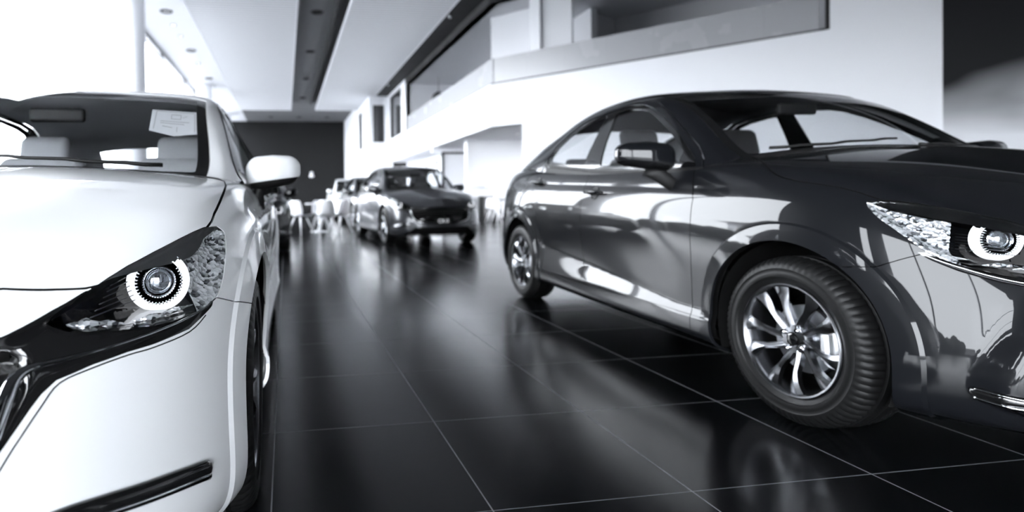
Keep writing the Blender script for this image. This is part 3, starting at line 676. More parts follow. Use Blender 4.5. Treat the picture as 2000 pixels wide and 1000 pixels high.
    if hatch and detail > 1:
        lp = smooth_poly([(.955, .563), (.897, .543), (.804, .544), (.751, .550), (.69, .549), (.633, .536), (.602, .487), (.564, .413), (.514, .32), (.43, .255)], 4, False)
        for sd in (1, -1): v, f = tube_data([sp(q[0], q[1], .0002) * [1, sd, 1] for q in lp], .0013, 6); pyobj('bumper_groove', v, f, M['liner'], root)
    st = smooth_poly(STRIP[kind], 4, False); m_ = len(st)
    for sd in (1, -1):
        rr = [(.020 if hatch else .015) * min(1, .55 + 6 * i / m_) for i in range(m_)]
        pts = [sp(q[0], q[1], .002) * [1, sd, 1] for q in st]; v, f = tube_data(pts, rr, 12, .7)
        o = pyobj('fog_trim', v, f, M['blackg'], root)
        pts = [sp(q[0], q[1] - .010, .012) * [1, sd, 1] for q in st[2:]]; v, f = tube_data(pts, [r * .35 for r in rr[2:]], 8, .8); pyobj('chrome_line', v, f, M['chrome'], o)
        pts = [sp(q[0], q[1] + .010, .012) * [1, sd, 1] for q in st[2:]]; v, f = tube_data(pts, [r * .16 for r in rr[2:]], 6); pyobj('chrome_line', v, f, M['chrome'], o)
    # headlamps
    dirv = np.array([-.93, -.36, 0.]) if hatch else np.array([-.97, -.22, 0.])
    rc = np.array(RING[kind])
    for sd in (1, -1):
        mm = np.array([1, sd, 1]); q = lamp if sd > 0 else lamp.mirror()
        ln = q.shifted(.0005).obj('headlight', M['lens'], root)
        f = -sdf(ab(lamp), HL[kind])
        brow, rest = lamp.clip(sdf(ab(lamp), BROW[kind])); cr, inn = rest.clip(sdf(ab(rest), CRYS[kind]))
        def bowl(pm, dmax, wid, nm, m, bump=0.):
            if len(pm.X) == 0: return
            f = -sdf(ab(pm), HL[kind]); d = dmax * ss((f - .002) / wid) + .003
            if bump: d = d * (1 + bump * np.sin(pm.X[:, 6] * 260) * np.sin(pm.X[:, 7] * 300))
            g = pm.shifted(d, dirv).renormal(); (g if sd > 0 else g.mirror()).obj(nm, m, ln)
        bowl(brow, .010, .02, 'brow_panel', M['brow' if hatch else 'blackg'])
        f2 = -sdf(ab(cr), HL[kind]); bowl(cr, .040, .05, 'side_reflector', M['crystal'], .10)
        bowl(inn, .115, .020, 'lamp_housing', M['blackg'])
        # skirt below the brow edge
        # led ring, projector
        Mx = Matrix.Translation(Vector(rc * mm)) @ Matrix.Rotation(R(18 if hatch else 16) * sd, 4, 'Z') @ Matrix.Rotation(R(90), 4, 'Y')
        if sd < 0 and False: pass
        v, f_ = xf(lathe_data([(.046, .004), (.049, .012), (.058, .012), (.061, .006), (.061, -.01), (.046, -.01)], 64, 'z'), Mx)
        keep = [fc for fc in f_ if np.mean([v[i][2] for i in fc]) < rc[2] + (.040 if hatch else .034)]
        pyobj('led_ring', v, keep, M['ring'], ln, angle=40)
        seg = []
        for k in range(40):
            aa = 2 * math.pi * k / 40
            if math.sin(aa) > .6: continue
            seg.append(xf(rbox(.003, .006, .006, .0008, 1, c=(0, .0435, .012)), Matrix.Rotation(aa - math.pi / 2, 4, 'Z')))
        v, f_ = xf(merge(*[(s_[0], s_[1]) for s_ in seg]), Matrix.Translation(Vector(rc * mm)) @ Matrix.Rotation(R(18 if hatch else 16) * sd, 4, 'Z') @ Matrix(((0, 0, 1, 0), (1, 0, 0, 0), (0, 1, 0, 0), (0, 0, 0, 1))))
        if detail > 1: pyobj('ring_teeth', v, f_, M['chrome'], ln)
        v, f_ = xf(lathe_data([(.045, .006), (.043, -.012), (.036, -.03), (.033, -.008), (.0315, .010), (.029, .012), (.0285, .006)], 48, 'z'), Mx); pyobj('projector_bezel', v, f_, M['chrome' if False else 'blackg'], ln, angle=40)
        v, f_ = xf(lathe_data([(.0315, .010), (.0325, .0125), (.0305, .0145), (.0285, .0125), (.0285, .006)], 48, 'z'), Mx); pyobj('projector_rim', v, f_, M['chrome'], ln, angle=50)
        dome = [(.029 * math.cos(t), -.004 + .022 * math.sin(t)) for t in np.linspace(0, math.pi / 2, 10)]
        v, f_ = xf(lathe_data(dome, 40, 'z'), Mx); pyobj('projector_lens', v, f_, M.setdefault('projlens', mat('projector_lens_glass', (.35, .37, .40), .04, metal=.75, coat=1., build=noise_var(30, .03, .12))), ln)
        # lower reflector blades and inner louvres
        if detail > 1:
            bl = []
            for (a0_, b0_, a1_, b1_, r_) in ((.655, .668, .725, .640, .010), (.70, .650, .76, .622, .006), (.78, .617, .86, .600, .006), (.82, .606, .93, .596, .005)) if hatch else ((.70, .62, .78, .60, .008), (.80, .615, .88, .61, .006), (.64, .63, .72, .60, .008)):
                pa = sp(a0_, b0_) + dirv * .030; pb = sp(a1_, b1_) + dirv * .022
                bl.append(tube_data([pa * mm, ((pa + pb) / 2 + dirv * .006) * mm, pb * mm], [.001, r_, .001], 6, 1.5))
            v, f_ = merge(*bl); pyobj('reflector_blades', v, f_, M['crystal'], ln)
            lv = []
            for k in range(6):
                pa = sp(.70 + .012 * k, .665 + .013 * k) + dirv * .035; pb = sp(.80, .655 + .014 * k) + dirv * .075
                lv.append(tube_data([pa * mm, pb * mm], .0011, 5))
            v, f_ = merge(*lv); pyobj('louvre_lines', v, f_, M['alloy_dark'], ln)
    # ---- greenhouse ----
    Pb, Nb, tc, tr_ = SB; gr = np.gradient(Pb, axis=0); gc = np.gradient(Pb, axis=1); Nb = np.cross(gr, gc); Nb /= np.maximum(np.linalg.norm(Nb, axis=2, keepdims=True), 1e-9)
    if Nb[len(tr_) // 4, len(tc) // 2, 1] < 0: Nb = -Nb
    Pb[-1, :, 1] = 0; Nb[-1, :, 1] = 0
    SS, TT = np.meshgrid(tc, tr_); G = grid_pm(Pb, Nb, SS, TT, flip)
    cv = (lambda p: smooth_poly(p, 3)) ; gf, grr, dl, dlo = (hatch_xz(p) if hatch else np.array(p) for p in (GLASS_F, GLASS_R, DLO, DLO_OUT))
    xz = lambda m: m.X[:, [0, 2]]
    sidem = lambda m, F: np.where(m.X[:, 7] < 4.6, F, 1.)
    out, G = G.clip(sidem(G, sdf(xz(G), dlo)), .0018)
    trim, frame = out.clip(sdf(xz(out), dl), .001)
    wf, trim = trim.clip(sdf(xz(trim), gf), 0.); wr_, trim = trim.clip(sdf(xz(trim), grr), 0.)
    zl = lambda m: np.interp(-m.X[:, 0], -np.array(dl)[:5, 0], np.array(dl)[:5, 1]); xe = float(np.array(dl)[4, 0])
    matt_strip, frame = frame.clip(np.maximum(frame.X[:, 2] - zl(frame) + .003, xe - .02 - frame.X[:, 0]))  # matt black strip below the windows, put in to remove bright reflections
    low_, G = G.clip(np.where(G.X[:, 7] < 3, np.maximum(G.X[:, 2] - zl(G) + .01, xe - .04 - G.X[:, 0]), 1.))
    low_, _ = low_.clip(.90 - low_.X[:, 2])
    for sd in (1, -1):
        mir = lambda p: p if sd > 0 else p.mirror()
        mir(low_).obj('sill_matt_strip', M['black'], root)  # also blackened to keep bright reflections off the belt line
        mir(matt_strip.shifted(.003)).obj('belt_matt_strip', M['black'], root, .012)
        mir(frame.shifted(.004)).obj('window_frame', paint if not hatch else M['blackg'], root, .015)
        mir(trim.shifted(-.001)).obj('window_pillar', M['blackg'], root, .01)
        mir(wf.shifted(-.005)).obj('side_window', M['glass'], root); mir(wr_.shifted(-.005)).obj('side_window', M['glass'], root)
    t5 = 4.62
    s = G.X[:, 6]; topS = 3.72
    y_ = G.X[:, 1]
    Fw = np.maximum.reduce([(t5 - G.X[:, 7]) * .08, (s - topS - .30 * np.clip(y_ / .55, 0, 1.2) ** 2 * 0) * .22, (.15 - s) * .2])
    ws, G = G.clip(Fw, .001)
    s0 = ws.X[:, 6]; Fi = np.maximum.reduce([(t5 + .30 - ws.X[:, 7]) * .08, (s0 - topS + .16) * .22, (.62 - s0) * .2])
    clear, frit = ws.clip(Fi)
    clear.shifted(-.003).both().obj('windscreen', M['wsglass'], root); frit.shifted(-.003).both().obj('windscreen_border', M['blackg'], root)
    sr0, sr1 = (9.0, 12.0) if not hatch else (10.45, 12.1)
    Fr = np.maximum.reduce([(4.95 - G.X[:, 7]) * .08, (sr0 - G.X[:, 6]) * .25, (G.X[:, 6] - sr1) * .25]); rg, G = G.clip(Fr, .001)
    rg.shifted(-.003).both().obj('rear_window', M['glass'], root)
    rest, roof = G.clip(G.X[:, 2] - (.93 if hatch else .99)); roof.both().obj('roof', paint, root, FL)
    # headliner
    hl = roof.shifted(-.03); hl, _ = hl.clip(1.13 - hl.X[:, 2]); hl.both().obj('headliner', M[trimc[1]], root)
    # ---- cabin ----
    cb = empty  # noqa
    zb = np.interp(.99, *ZM) if hatch else .99; k9 = (ZM[1][5] / 1.07) if hatch else 1.
    v, f = rbox(.40, 1.30 * hw, .22, .07, 3, c=(-.62, 0, zb - .13 - .02 * hatch)); pyobj('dashboard', v, f, M[trimc[2]], root)
    v, f = rbox(2.5, 1.36, .04, .015, 1, c=(-1.6, 0, .24)); pyobj('cabin_floor', v, f, M['dash'], root)
    v, f = rbox(.03, 1.30, .62, .012, 1, c=(-2.62 * sx, 0, .56)); pyobj('rear_shelf', v + [], f, M['dash'], root)
    for yy in (.36, -.36):
        def lean(p): p = p.copy(); p[0] -= (p[2]) * .28; return p
        v1, f1 = rbox(.13, .48, .60, .055, 3, lambda p: lean(p * np.array([1, 1 - .12 * (p[2] > 0) * p[2] / .3, 1])), (-1.52, yy, .80))
        v2, f2 = rbox(.50, .50, .14, .06, 3, None, (-1.25, yy, .48)); v, f = merge((v1, f1), (v2, f2)); st_ = pyobj('front_seat', v, f, M[trimc[0]], root)
        v, f = rbox(.09, .25, .19, .04, 3, lean, (-1.62, yy, 1.20 * (k9 * 1.02 if hatch else 1))); pyobj('headrest', v, f, M[trimc[0]], st_)
    v1, f1 = rbox(.14, 1.20, .58, .05, 3, lean, (-2.30, 0, .76)); v2, f2 = rbox(.45, 1.22, .14, .06, 3, None, (-2.05, 0, .47)); v, f = merge((v1, f1), (v2, f2)); rs = pyobj('rear_seat', v, f, M[trimc[0]], root)
    for yy in (.36, -.36): v, f = rbox(.08, .24, .13, .035, 2, lean, (-2.42, yy, 1.09 * k9)); pyobj('headrest', v, f, M[trimc[0]], rs)
    sw = lathe_data([(.165 + .014 * math.cos(t), .014 * math.sin(t)) for t in np.linspace(0, 2 * math.pi, 10, endpoint=False)], 32, 'z', True)
    hubd = rbox(.10, .12, .04, .018, 2); sp1 = rbox(.03, .32, .012, .005, 1)
    v, f = xf(merge(sw, hubd, sp1), Matrix.Translation((-.94, -.36, zb - .10)) @ Matrix.Rotation(R(-65), 4, 'Y')); pyobj('steering_wheel', v, f, M['dash'], root)
    zt = 1.30 if not hatch else 1.225
    v, f = rbox(.03, .22, .06, .014, 2, c=(-.80 if not hatch else -.86, 0, zt)); pyobj('rear_view_mirror', v, f, M['black'], root)
    # door mirrors
    mc = np.array([-.67, .938, 1.045]) if not hatch else np.array([-.72, .90, .972])
    for sd in (1, -1):
        def shp(p):
            q = p.copy(); t = q[1] / .11                     # taper to the tip, bulge to the front
            q[0] *= (1 - .22 * max(0, t)); q[2] *= (1 - .18 * max(0, t)) ; q[0] -= .025 * max(0, t); q[2] += (.010 * t)
            if q[0] < 0: q[0] *= .75
            return q * np.array([1, sd, 1])
        v, f = rbox(.150, .225 if hatch else .27, .140, .054, 5, shp, mc * [1, sd, 1]); f = f if sd > 0 else [q[::-1] for q in f]
        zcut = mc[2] - .036
        up = PM(np.c_[np.array(v), np.zeros((len(v), 5))], [], f); up.renormal(); lo_, hi_ = up.clip(up.X[:, 2] - zcut - (up.X[:, 1] * sd - mc[1]) * .14, .0006)
        mo = hi_.obj('door_mirror', paint, root, .004); lo_.shifted(-.003).obj('mirror_lower_cover', M['black' if hatch else 'blackg'], mo, .003)
        y0 = (.80 if not hatch else .83)
        v, f = tube_data([(mc[0] - .02, sd * (mc[1] - .03), mc[2] - .055), (mc[0] + .005, sd * (mc[1] - .06), mc[2] - .085), (mc[0] + .01, sd * (y0 + .01), mc[2] - .135), (mc[0] + .01, sd * (y0 - .04), mc[2] - .16)], [.045, .036, .034, .036], 12, .5); pyobj('mirror_arm', v, f, M['black'], mo)
        v, f = rbox(.004, .17, .10, .0018, 1, c=(mc[0] - .062, sd * (mc[1] - .01), mc[2] + .01)); pyobj('mirror_glass', v, f, M['chrome'], mo)
    # wheel wells, underside, wheels
    for wx in (0, -wb):
        for sd in (1, -1):
            pr = [(R(t)) for t in range(-20, 201, 10)]; V = []; Fs = []
            for i, t in enumerate(pr):
                for yy, rr in ((hw * .800, AR - .002), (hw * .62, AR + .006), (.50, AR)): V.append((wx + rr * math.cos(t), sd * yy, rad + rr * math.sin(t)))
            m0 = len(V); V += [(wx, sd * .50, rad)]
            for i in range(len(pr) - 1):
                for k in (0, 1): Fs.append((i * 3 + k, i * 3 + k + 1, (i + 1) * 3 + k + 1, (i + 1) * 3 + k))
                Fs.append((i * 3 + 2, m0, (i + 1) * 3 + 2))
            pyobj('wheel_liner', V, Fs, M['liner'], root)
            add_wheel(root, wx, sd, yt, rad, .203 if not hatch else .222, rot=.52 if sd < 0 else .3, seg=288 if detail > 1 else 60, detail=detail > 0)
    boxes('underbody', [(-3.2, .62, -.48, .48, .185, .235), (-wb + .42, -.42, -.74, .74, .175, .235)], M['liner'], root)
    if detail:
        for y0_, y1_, s_ in (((.04, .58), (-.52, -.02)) if not hatch else ((-.04, -.60), (.52, .0))) and [(a_, b_, .62 + .1 * k_) for k_, (a_, b_) in enumerate(((.04, .58), (-.52, -.02)) if not hatch else ((-.04, -.60), (.52, .0)))]:
            pts = []
            for t in np.linspace(0, 1, 10):
                y = y0_ + (y1_ - y0_) * t; j = int(np.argmin(abs(tc - (s_ + .16 * t)))); col = Pb[len(tr_) // 2:, j]; i_ = int(np.argmin(abs(col[:, 1] - abs(y)))) + len(tr_) // 2
                q = Pb[i_, j] + Nb[i_, j] * .014; pts.append((q[0], y, q[2]))
            v, f = tube_data(pts, [.008 - .003 * t for t in np.linspace(0, 1, 10)], 6, 1.5); pyobj('wiper', v, f, M['black'], root)
    if suv:
        for o in list(root.children): pass
        root.scale = (1, 1, 1)
    return root

# ---------------- showroom ----------------
H = 7.0; VB = 43.6; VF = -6.0; UL = -5.0; UR = 14.0
def floor_mat():
    def f(m, nt, b):
        tc = nt.nodes.new('ShaderNodeTexCoord'); sp = nt.nodes.new('ShaderNodeSeparateXYZ'); nt.links.new(tc.outputs['Object'], sp.inputs[0])
        def mth(op, a, bb=None, c=None):
            n = nt.nodes.new('ShaderNodeMath'); n.operation = op
            for i, v in enumerate((a, bb, c)):
                if v is None: continue
                if isinstance(v, (int, float)): n.inputs[i].default_value = v
                else: nt.links.new(v, n.inputs[i])
            return n.outputs[0]
        def line(src, off, wd):
            g = mth('MODULO', mth('ADD', src, 60.0 - off), .6); g = mth('ABSOLUTE', mth('SUBTRACT', g, .3)); return mth('GREATER_THAN', g, .3 - wd)
        ln = mth('MAXIMUM', line(sp.outputs[0], -.0518, .0022), mth('MULTIPLY', line(sp.outputs[1], 1.4146 - 1.2, .0016), .8))
        n1 = nt.nodes.new('ShaderNodeTexNoise'); n1.inputs['Scale'].default_value = 1.3; n1.inputs['Detail'].default_value = 5; nt.links.new(tc.outputs['Object'], n1.inputs[0])
        mx = nt.nodes.new('ShaderNodeMix'); mx.data_type = 'RGBA'; nt.links.new(ln, mx.inputs[0]); mx.inputs[6].default_value = (.003, .0032, .0038, 1); mx.inputs[7].default_value = (.19, .195, .21, 1)
        nt.links.new(mx.outputs[2], b.inputs['Base Color'])
        mr = nt.nodes.new('ShaderNodeMapRange'); mr.inputs[3].default_value = .14; mr.inputs[4].default_value = .23; nt.links.new(n1.outputs['Fac'], mr.inputs[0])
        nt.links.new(mth('ADD', mr.outputs[0], mth('MULTIPLY', ln, .4)), b.inputs['Roughness'])
        n2 = nt.nodes.new('ShaderNodeTexNoise'); n2.inputs['Scale'].default_value = 5; n2.inputs['Detail'].default_value = 2; nt.links.new(tc.outputs['Object'], n2.inputs[0])
        bp = nt.nodes.new('ShaderNodeBump'); bp.inputs['Strength'].default_value = .05; bp.inputs['Distance'].default_value = .01
        h = mth('SUBTRACT', n2.outputs['Fac'], mth('MULTIPLY', ln, .6)); nt.links.new(h, bp.inputs['Height']); nt.links.new(bp.outputs[0], b.inputs['Normal'])
    return mat('polished_black_floor_tiles', .01, .2, spec=.24, build=f)
M['floor'] = floor_mat()
def st(name, bs, m, **k): return tag(boxes(name, bs, m, **k), kind='structure')
st('floor', [(UL - .3, UR + .3, VF - .3, VB + .3, -.2, 0)], M['floor'])
st('ground_outside', [(-120, UL - .3, 7, 120, -.6, -.3)], M['asphalt'])
st('ground_outside_near', [(-120, UL - .3, -120, 7, -.6, -.3)], M['asphalt_darkened'])  # unseen ground split off and darkened for the lower bumper's reflection
st('ground_front', [(UL - .3, 120, -120, 120, -.6, -.3)], M['asphalt_darkened'])  # unseen, kept dark for bumper reflections as well
st('ceiling', [(-2.9, UR + .3, VF, VB + .3, H, H + .3)], M['ceiling'])
st('ceiling_edge', [(UL - .3, -2.9, 12, VB + .3, H, H + .3)], M['soffit'])
st('ceiling_near_edge', [(UL - .3, -2.9, VF, 12, H, H + .3)], M['ceiling'])  # unseen strip, darkened to keep pale reflections off the sedan
st('wall_back', [(UL - .3, 10, VB, VB + .3, 0, H)], M['dark_wall'])
st('wall_right', [(UR, UR + .3, VF, 5.5, 0, H)], M['wall'])
# angled wall: runs from the mezzanine corner towards the right front
P0 = np.array([5.85, 14.95]); P1 = np.array([11.60, 8.20]); P2 = np.array([14.0, 5.38]); Pw = np.array([10.63, 9.34]); Pl = np.array([6.47, 14.22])
dg = (P1 - P0) / np.linalg.norm(P1 - P0); ng = np.array([-dg[1], dg[0]])     # ng points away from the hall
ng = ng if ng @ np.array([1, 1]) > 0 else -ng
def slab(name, p, q, th, z0, z1, m, off=0.):
    a, b = p + ng * off, q + ng * off; return tag(prism(name, [a, b, b + ng * th, a + ng * th], z0, z1, m), kind='structure')
slab('wall_angled', Pl, P1, .3, 0, 2.85, M['wall'])
slab('wall_spandrel_angled', P0, P1, .3, 2.85, 4.05, M['wall'])
slab('wall_angled_upper', Pw, P1, .3, 4.05, H, M['wall'])
slab('wall_angled_end', P1, P2, .3, 0, H, M['wall'])
slab('trim_beam_angled', P0, Pw, .3, 6.38, H, M['beam'])
def mural_build(m, nt, b):
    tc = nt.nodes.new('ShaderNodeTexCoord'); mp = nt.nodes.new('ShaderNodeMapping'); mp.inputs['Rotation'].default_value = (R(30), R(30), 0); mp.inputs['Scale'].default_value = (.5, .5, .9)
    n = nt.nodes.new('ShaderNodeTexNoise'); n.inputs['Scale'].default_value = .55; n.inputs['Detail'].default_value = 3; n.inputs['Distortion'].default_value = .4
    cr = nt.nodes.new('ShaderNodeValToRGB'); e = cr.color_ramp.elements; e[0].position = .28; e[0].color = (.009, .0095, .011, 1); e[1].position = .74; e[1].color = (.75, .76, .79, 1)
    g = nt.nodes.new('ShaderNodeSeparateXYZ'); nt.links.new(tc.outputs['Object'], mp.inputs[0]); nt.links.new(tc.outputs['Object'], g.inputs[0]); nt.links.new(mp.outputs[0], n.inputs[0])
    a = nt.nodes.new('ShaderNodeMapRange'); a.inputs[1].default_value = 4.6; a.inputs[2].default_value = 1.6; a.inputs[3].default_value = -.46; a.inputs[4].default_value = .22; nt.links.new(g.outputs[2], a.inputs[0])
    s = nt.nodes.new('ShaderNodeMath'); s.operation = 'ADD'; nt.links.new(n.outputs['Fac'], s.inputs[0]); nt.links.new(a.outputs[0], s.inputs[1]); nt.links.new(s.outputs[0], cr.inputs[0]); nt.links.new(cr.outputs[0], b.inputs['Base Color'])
a, b_ = P1 + dg * .02 - ng * .04, P2 - ng * .04 - dg * .1
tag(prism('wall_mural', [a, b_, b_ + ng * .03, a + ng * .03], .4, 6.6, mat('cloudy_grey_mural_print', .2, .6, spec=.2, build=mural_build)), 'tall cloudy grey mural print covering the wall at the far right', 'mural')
# mezzanine
st('wall_spandrel', [(5.85, 6.15, 14.95, 30.5, 2.85, 4.05)], M['wall'])
tag(prism('ceiling_soffit', [(6.15, 15.0), (6.30, 14.6), (Pl[0] + .3, Pl[1] + .05), (12, 14.2), (12, 30.5), (6.15, 30.5)], 2.85, 3.1, M['soffit']), kind='structure')
st('wall_bay', [(5.85, 6.1, 26.0, 27.0, 4.05, H), (5.85, 6.1, 27.0, 30.0, 6.45, H), (5.85, 6.1, 30.0, 30.5, 4.05, H), (5.85, 6.1, 27.0, 30.0, 4.05, 4.1),
                (4.75, 4.98, 30.5, 30.75, 0, H), (5.63, 6.1, 30.5, 30.75, 0, H), (4.98, 5.63, 30.5, 30.75, 0, 4.0), (4.98, 5.63, 30.5, 30.75, 6.12, H),
                (4.75, 5.0, 30.75, 33.3, 0, H), (4.75, 5.0, 34.9, VB, 0, H), (4.75, 5.0, 33.3, 34.9, 0, 3.9), (4.75, 5.0, 33.3, 34.9, 6.2, H)], M['wall'])
for k, (bs, fr) in enumerate([((5.97, 5.99, 27.0, 30.0, 4.1, 6.45), [(5.90, 6.0, 27.0, 27.1, 4.1, 6.45), (5.90, 6.0, 29.9, 30.0, 4.1, 6.45), (5.90, 6.0, 27.1, 29.9, 4.1, 4.2), (5.90, 6.0, 27.1, 29.9, 6.35, 6.45)]),
                              ((4.98, 5.63, 30.62, 30.64, 4.0, 6.12), [(4.98, 5.04, 30.55, 30.65, 4.0, 6.12), (5.57, 5.63, 30.55, 30.65, 4.0, 6.12), (5.04, 5.57, 30.55, 30.65, 4.0, 4.06), (5.04, 5.57, 30.55, 30.65, 6.06, 6.12)]),
                              ((4.86, 4.88, 33.3, 34.9, 3.9, 6.2), [(4.80, 4.9, 33.3, 33.4, 3.9, 6.2), (4.80, 4.9, 34.8, 34.9, 3.9, 6.2), (4.80, 4.9, 33.4, 34.8, 3.9, 4.0), (4.80, 4.9, 33.4, 34.8, 6.1, 6.2)])]):
    w = st('window_%d' % (k + 1), fr, M['beam']); boxes('window_glass', [bs], M['darkglass'], w)
M['balu'] = mat('pale_reflection_balustrade', .42, .25, spec=.6, build=noise_var(1.5, .2, .32))  # light grey base stands in for windows reflected in the glass
M['mezz'] = mat('mezzanine_grey_wall', .55, .5, build=noise_var(1.5, .4, .6)); M['mezzl'] = mat('mezzanine_light_wall', .7, .5, build=noise_var(1.5, .4, .6))
st('wall_mezzanine_back', [(9.0, 9.2, 15.0, 26.0, 2.9, 6.6), (5.9, 9.0, 26.0, 26.2, 3.1, 6.6)], M['mezzl'])
slab('wall_mezzanine_far', P0 + dg * 2.2, P1, .2, 2.9, 6.6, M['mezz'], 4.0)
tag(prism('ceiling_mezzanine', [(5.9, 26), P0 + np.array([.05, 0]), P1, P1 + ng * 4.4, (9.2, 26)], 6.38, 6.6, M['mezz']), kind='structure')
tag(prism('floor_mezzanine', [(6.15, 26), (6.15, 15.05), P0 + ng * .35 + dg * .3, P1 + ng * .35, P1 + ng * 4.4, (9.2, 26)], 3.6, 3.75, M['mezz']), kind='structure')
e0, e1 = P1 + ng * .3, P1 + ng * 4.4
tag(prism('wall_mezzanine_end', [e0, e1, e1 + dg * .2, e0 + dg * .2], 2.85, 6.6, M['mezz']), kind='structure')  # added wall, closes a light leak at the mezzanine end
e0 = P0 + dg * 2.2 + ng * 4.1
tag(prism('wall_mezzanine_link', [(9.0, 15.2), (9.2, 15.3), e0 + np.array([.1, .2]), e0], 2.9, 6.6, M['mezz']), kind='structure')  # added wall, shuts the remaining light leak behind the mezzanine
bal = [boxes('railing_panel', [(5.93, 5.95, 14.95 + k * 2.2, 14.95 + (k + 1) * 2.2 - .004, 4.05, 4.80)], M['balu']) for k in range(5)]
for k in range(7):
    p = P0 + ng * .08 + dg * k * 1.05 + dg * .02; q = P0 + ng * .08 + dg * min((k + 1) * 1.05 + .018, 7.2); bal.append(prism('railing_panel', [p, q, q + ng * .02, p + ng * .02], 4.05, 4.80, M['balu']))
rail = empty('balustrade'); tag(rail, 'glass balustrade along the upper mezzanine edge, pale with painted window reflections', 'railing')
for o in bal: o.parent = rail
st('trim_glass_foot', [(5.90, 5.98, 14.95, 26.0, 4.05, 4.10)], M['beam']); slab('trim_glass_foot_angled', P0, Pw, .06, 4.05, 4.10, M['beam'], .06)
slab('trim_post_end', Pw - dg * .07, Pw, .1, 4.05, 6.4, M['beam'])
slab('wall_mezzanine_partition', P0 - dg * .60, P0 + dg * .72, .1, 3.75, 6.38, M['mezzl'], 1.2)
tag(prism('column_mezzanine', [P0 + dg * .97 + ng * .5, P0 + dg * 1.27 + ng * .5, P0 + dg * 1.27 + ng * .6, P0 + dg * .97 + ng * .9], 3.75, 6.38, M['wall']), kind='structure')
slab('wall_mezzanine_return', P0 + dg * 1.28, P0 + dg * 2.12, .1, 3.75, 6.38, M['soffit'], .6)
st('trim_beam', [(5.15, 5.85, VF, 30.5, 6.62, 6.99), (5.85, 6.15, 14.95, 26.0, 6.38, 6.99)], M['beam'])
# recess below the mezzanine
st('wall_recess', [(6.38, 11.5, 18.4, 18.6, 0, 2.85), (6.30, 6.42, 18.36, 18.6, 0, 2.85)], M['soffit'])
st('wall_recess_far', [(5.9, 12, 21.4, 21.6, 2.64, 2.85), (7.5, 12, 21.4, 21.6, 0, 2.64), (6.9, 7.1, 21.6, 30.5, 0, 2.85)], M['wall'])
st('door_1', [(6.30, 6.38, 21.38, 21.5, 0, 2.68), (7.42, 7.50, 21.38, 21.5, 0, 2.68), (6.38, 7.42, 21.38, 21.5, 2.60, 2.68)], M['beam'])
dp = boxes('door_leaf', [(6.38, 7.42, 21.42, 21.46, 0, 2.60)], M['soffit']); dp.parent = bpy.data.objects['door_1']; tag(dp, 'pale door leaf')
st('baseboard_recess', [(6.44, 11.5, 18.375, 18.4, 0, .10)], M['beam'])
st('window_4', [(6.86, 6.9, 24.0, 24.08, .9, 2.5), (6.86, 6.9, 26.0, 26.08, .9, 2.5), (6.86, 6.9, 24.08, 26.0, 2.42, 2.5), (6.86, 6.9, 24.08, 26.0, .9, .98)], M['beam'])
# suspended ribbed ceiling panels
def raft(x0, x1, y0, y1, lab):
    r = empty('ceiling_raft', ((x0 + x1) / 2, (y0 + y1) / 2, 6.6)); tag(r, lab, 'ceiling panel')
    hx, hy = (x1 - x0) / 2, (y1 - y0) / 2
    o = boxes('ribbed_panel', [(-hx + .04, hx - .04, -hy + .04, hy - .04, 0, .10)], M['rib'], r)
    boxes('edge_frame', [(-hx, -hx + .04, -hy, hy, -.01, .14), (hx - .04, hx, -hy, hy, -.01, .14), (-hx + .04, hx - .04, -hy, -hy + .04, -.01, .14), (-hx + .04, hx - .04, hy - .04, hy, -.01, .14)], M['wall'], r)
    hr = [(x, x + .02, y, y + .02, .10, .40) for x in (-hx * .7, hx * .7) for y in np.linspace(-hy * .9, hy * .9, 5)]
    for h in hr: boxes('hanger', [h], M['steel'], r)
raft(-2.84, .45, 8.5, 35.6, 'wide white ribbed ceiling raft hanging left of the dark channel')
raft(2.0, 5.12, 8.5, 35.5, 'white ribbed ceiling raft hanging beside the mezzanine')
st('trim_channel', [(1.62, 1.72, 3, 34.5, 6.78, 7.0)], M['beam'])
# ceiling downlights
def downlight(u, v, lab, r=.2, lit=False, g='recessed downlights in the ceiling'):
    t = empty('downlight', (u, v, H)); tag(t, lab, 'ceiling light', g)
    V, Fs = lathe_data([(r, 0), (r, -.02), (r * .82, -.03), (r * .78, -.005), (r * .78, .0)], 28); pyobj('bezel', V, Fs, M['black'] if not lit else M['alloy'], t)
    V, Fs = lathe_data([(0, -.008), (r * .77, -.008)], 28); pyobj('lamp_face', V, Fs, M['darkglass'] if not lit else M['spot'], t)
for k, v in enumerate((18.0, 22.8, 28.0, 33.3)): downlight(1.12, v, ['nearest large dark downlight in the dark ceiling channel', 'second large dark downlight along the dark ceiling channel', 'third large dark downlight along the dark ceiling channel', 'farthest large dark downlight in the dark ceiling channel'][k], .22)
for k, v in enumerate((18.4, 23.1, 28.3)): downlight(-3.75, v, ['nearest round downlight in the pale ceiling strip by the windows', 'middle round downlight in the pale ceiling strip by the windows', 'farthest round downlight in the pale ceiling strip by the windows'][k], .2)
for k, v in enumerate((19.8, 21.1, 25.2, 30.5)): downlight(-3.8, v, ['small lit spot in the pale ceiling strip, nearest one', 'small lit spot in the pale ceiling strip, second one', 'small lit spot in the pale ceiling strip, third one', 'small lit spot in the pale ceiling strip, above the second column'][k], .10, True, 'small lit spots by the windows')
for k, u in enumerate((-1.0, 1.1, 3.2)): downlight(u, 41.2, ['left downlight of the row before the dark back wall', 'middle downlight of the row before the dark back wall', 'right downlight of the row before the dark back wall'][k], .2)
downlight(2.1, 40.2, 'small lit spot in the ceiling before the dark back wall', .10, True, 'small lit spots by the back wall')
t = empty('downlight', (7.4, 16.6, 2.85)); tag(t, 'small lit downlight in the soffit under the mezzanine', 'ceiling light')
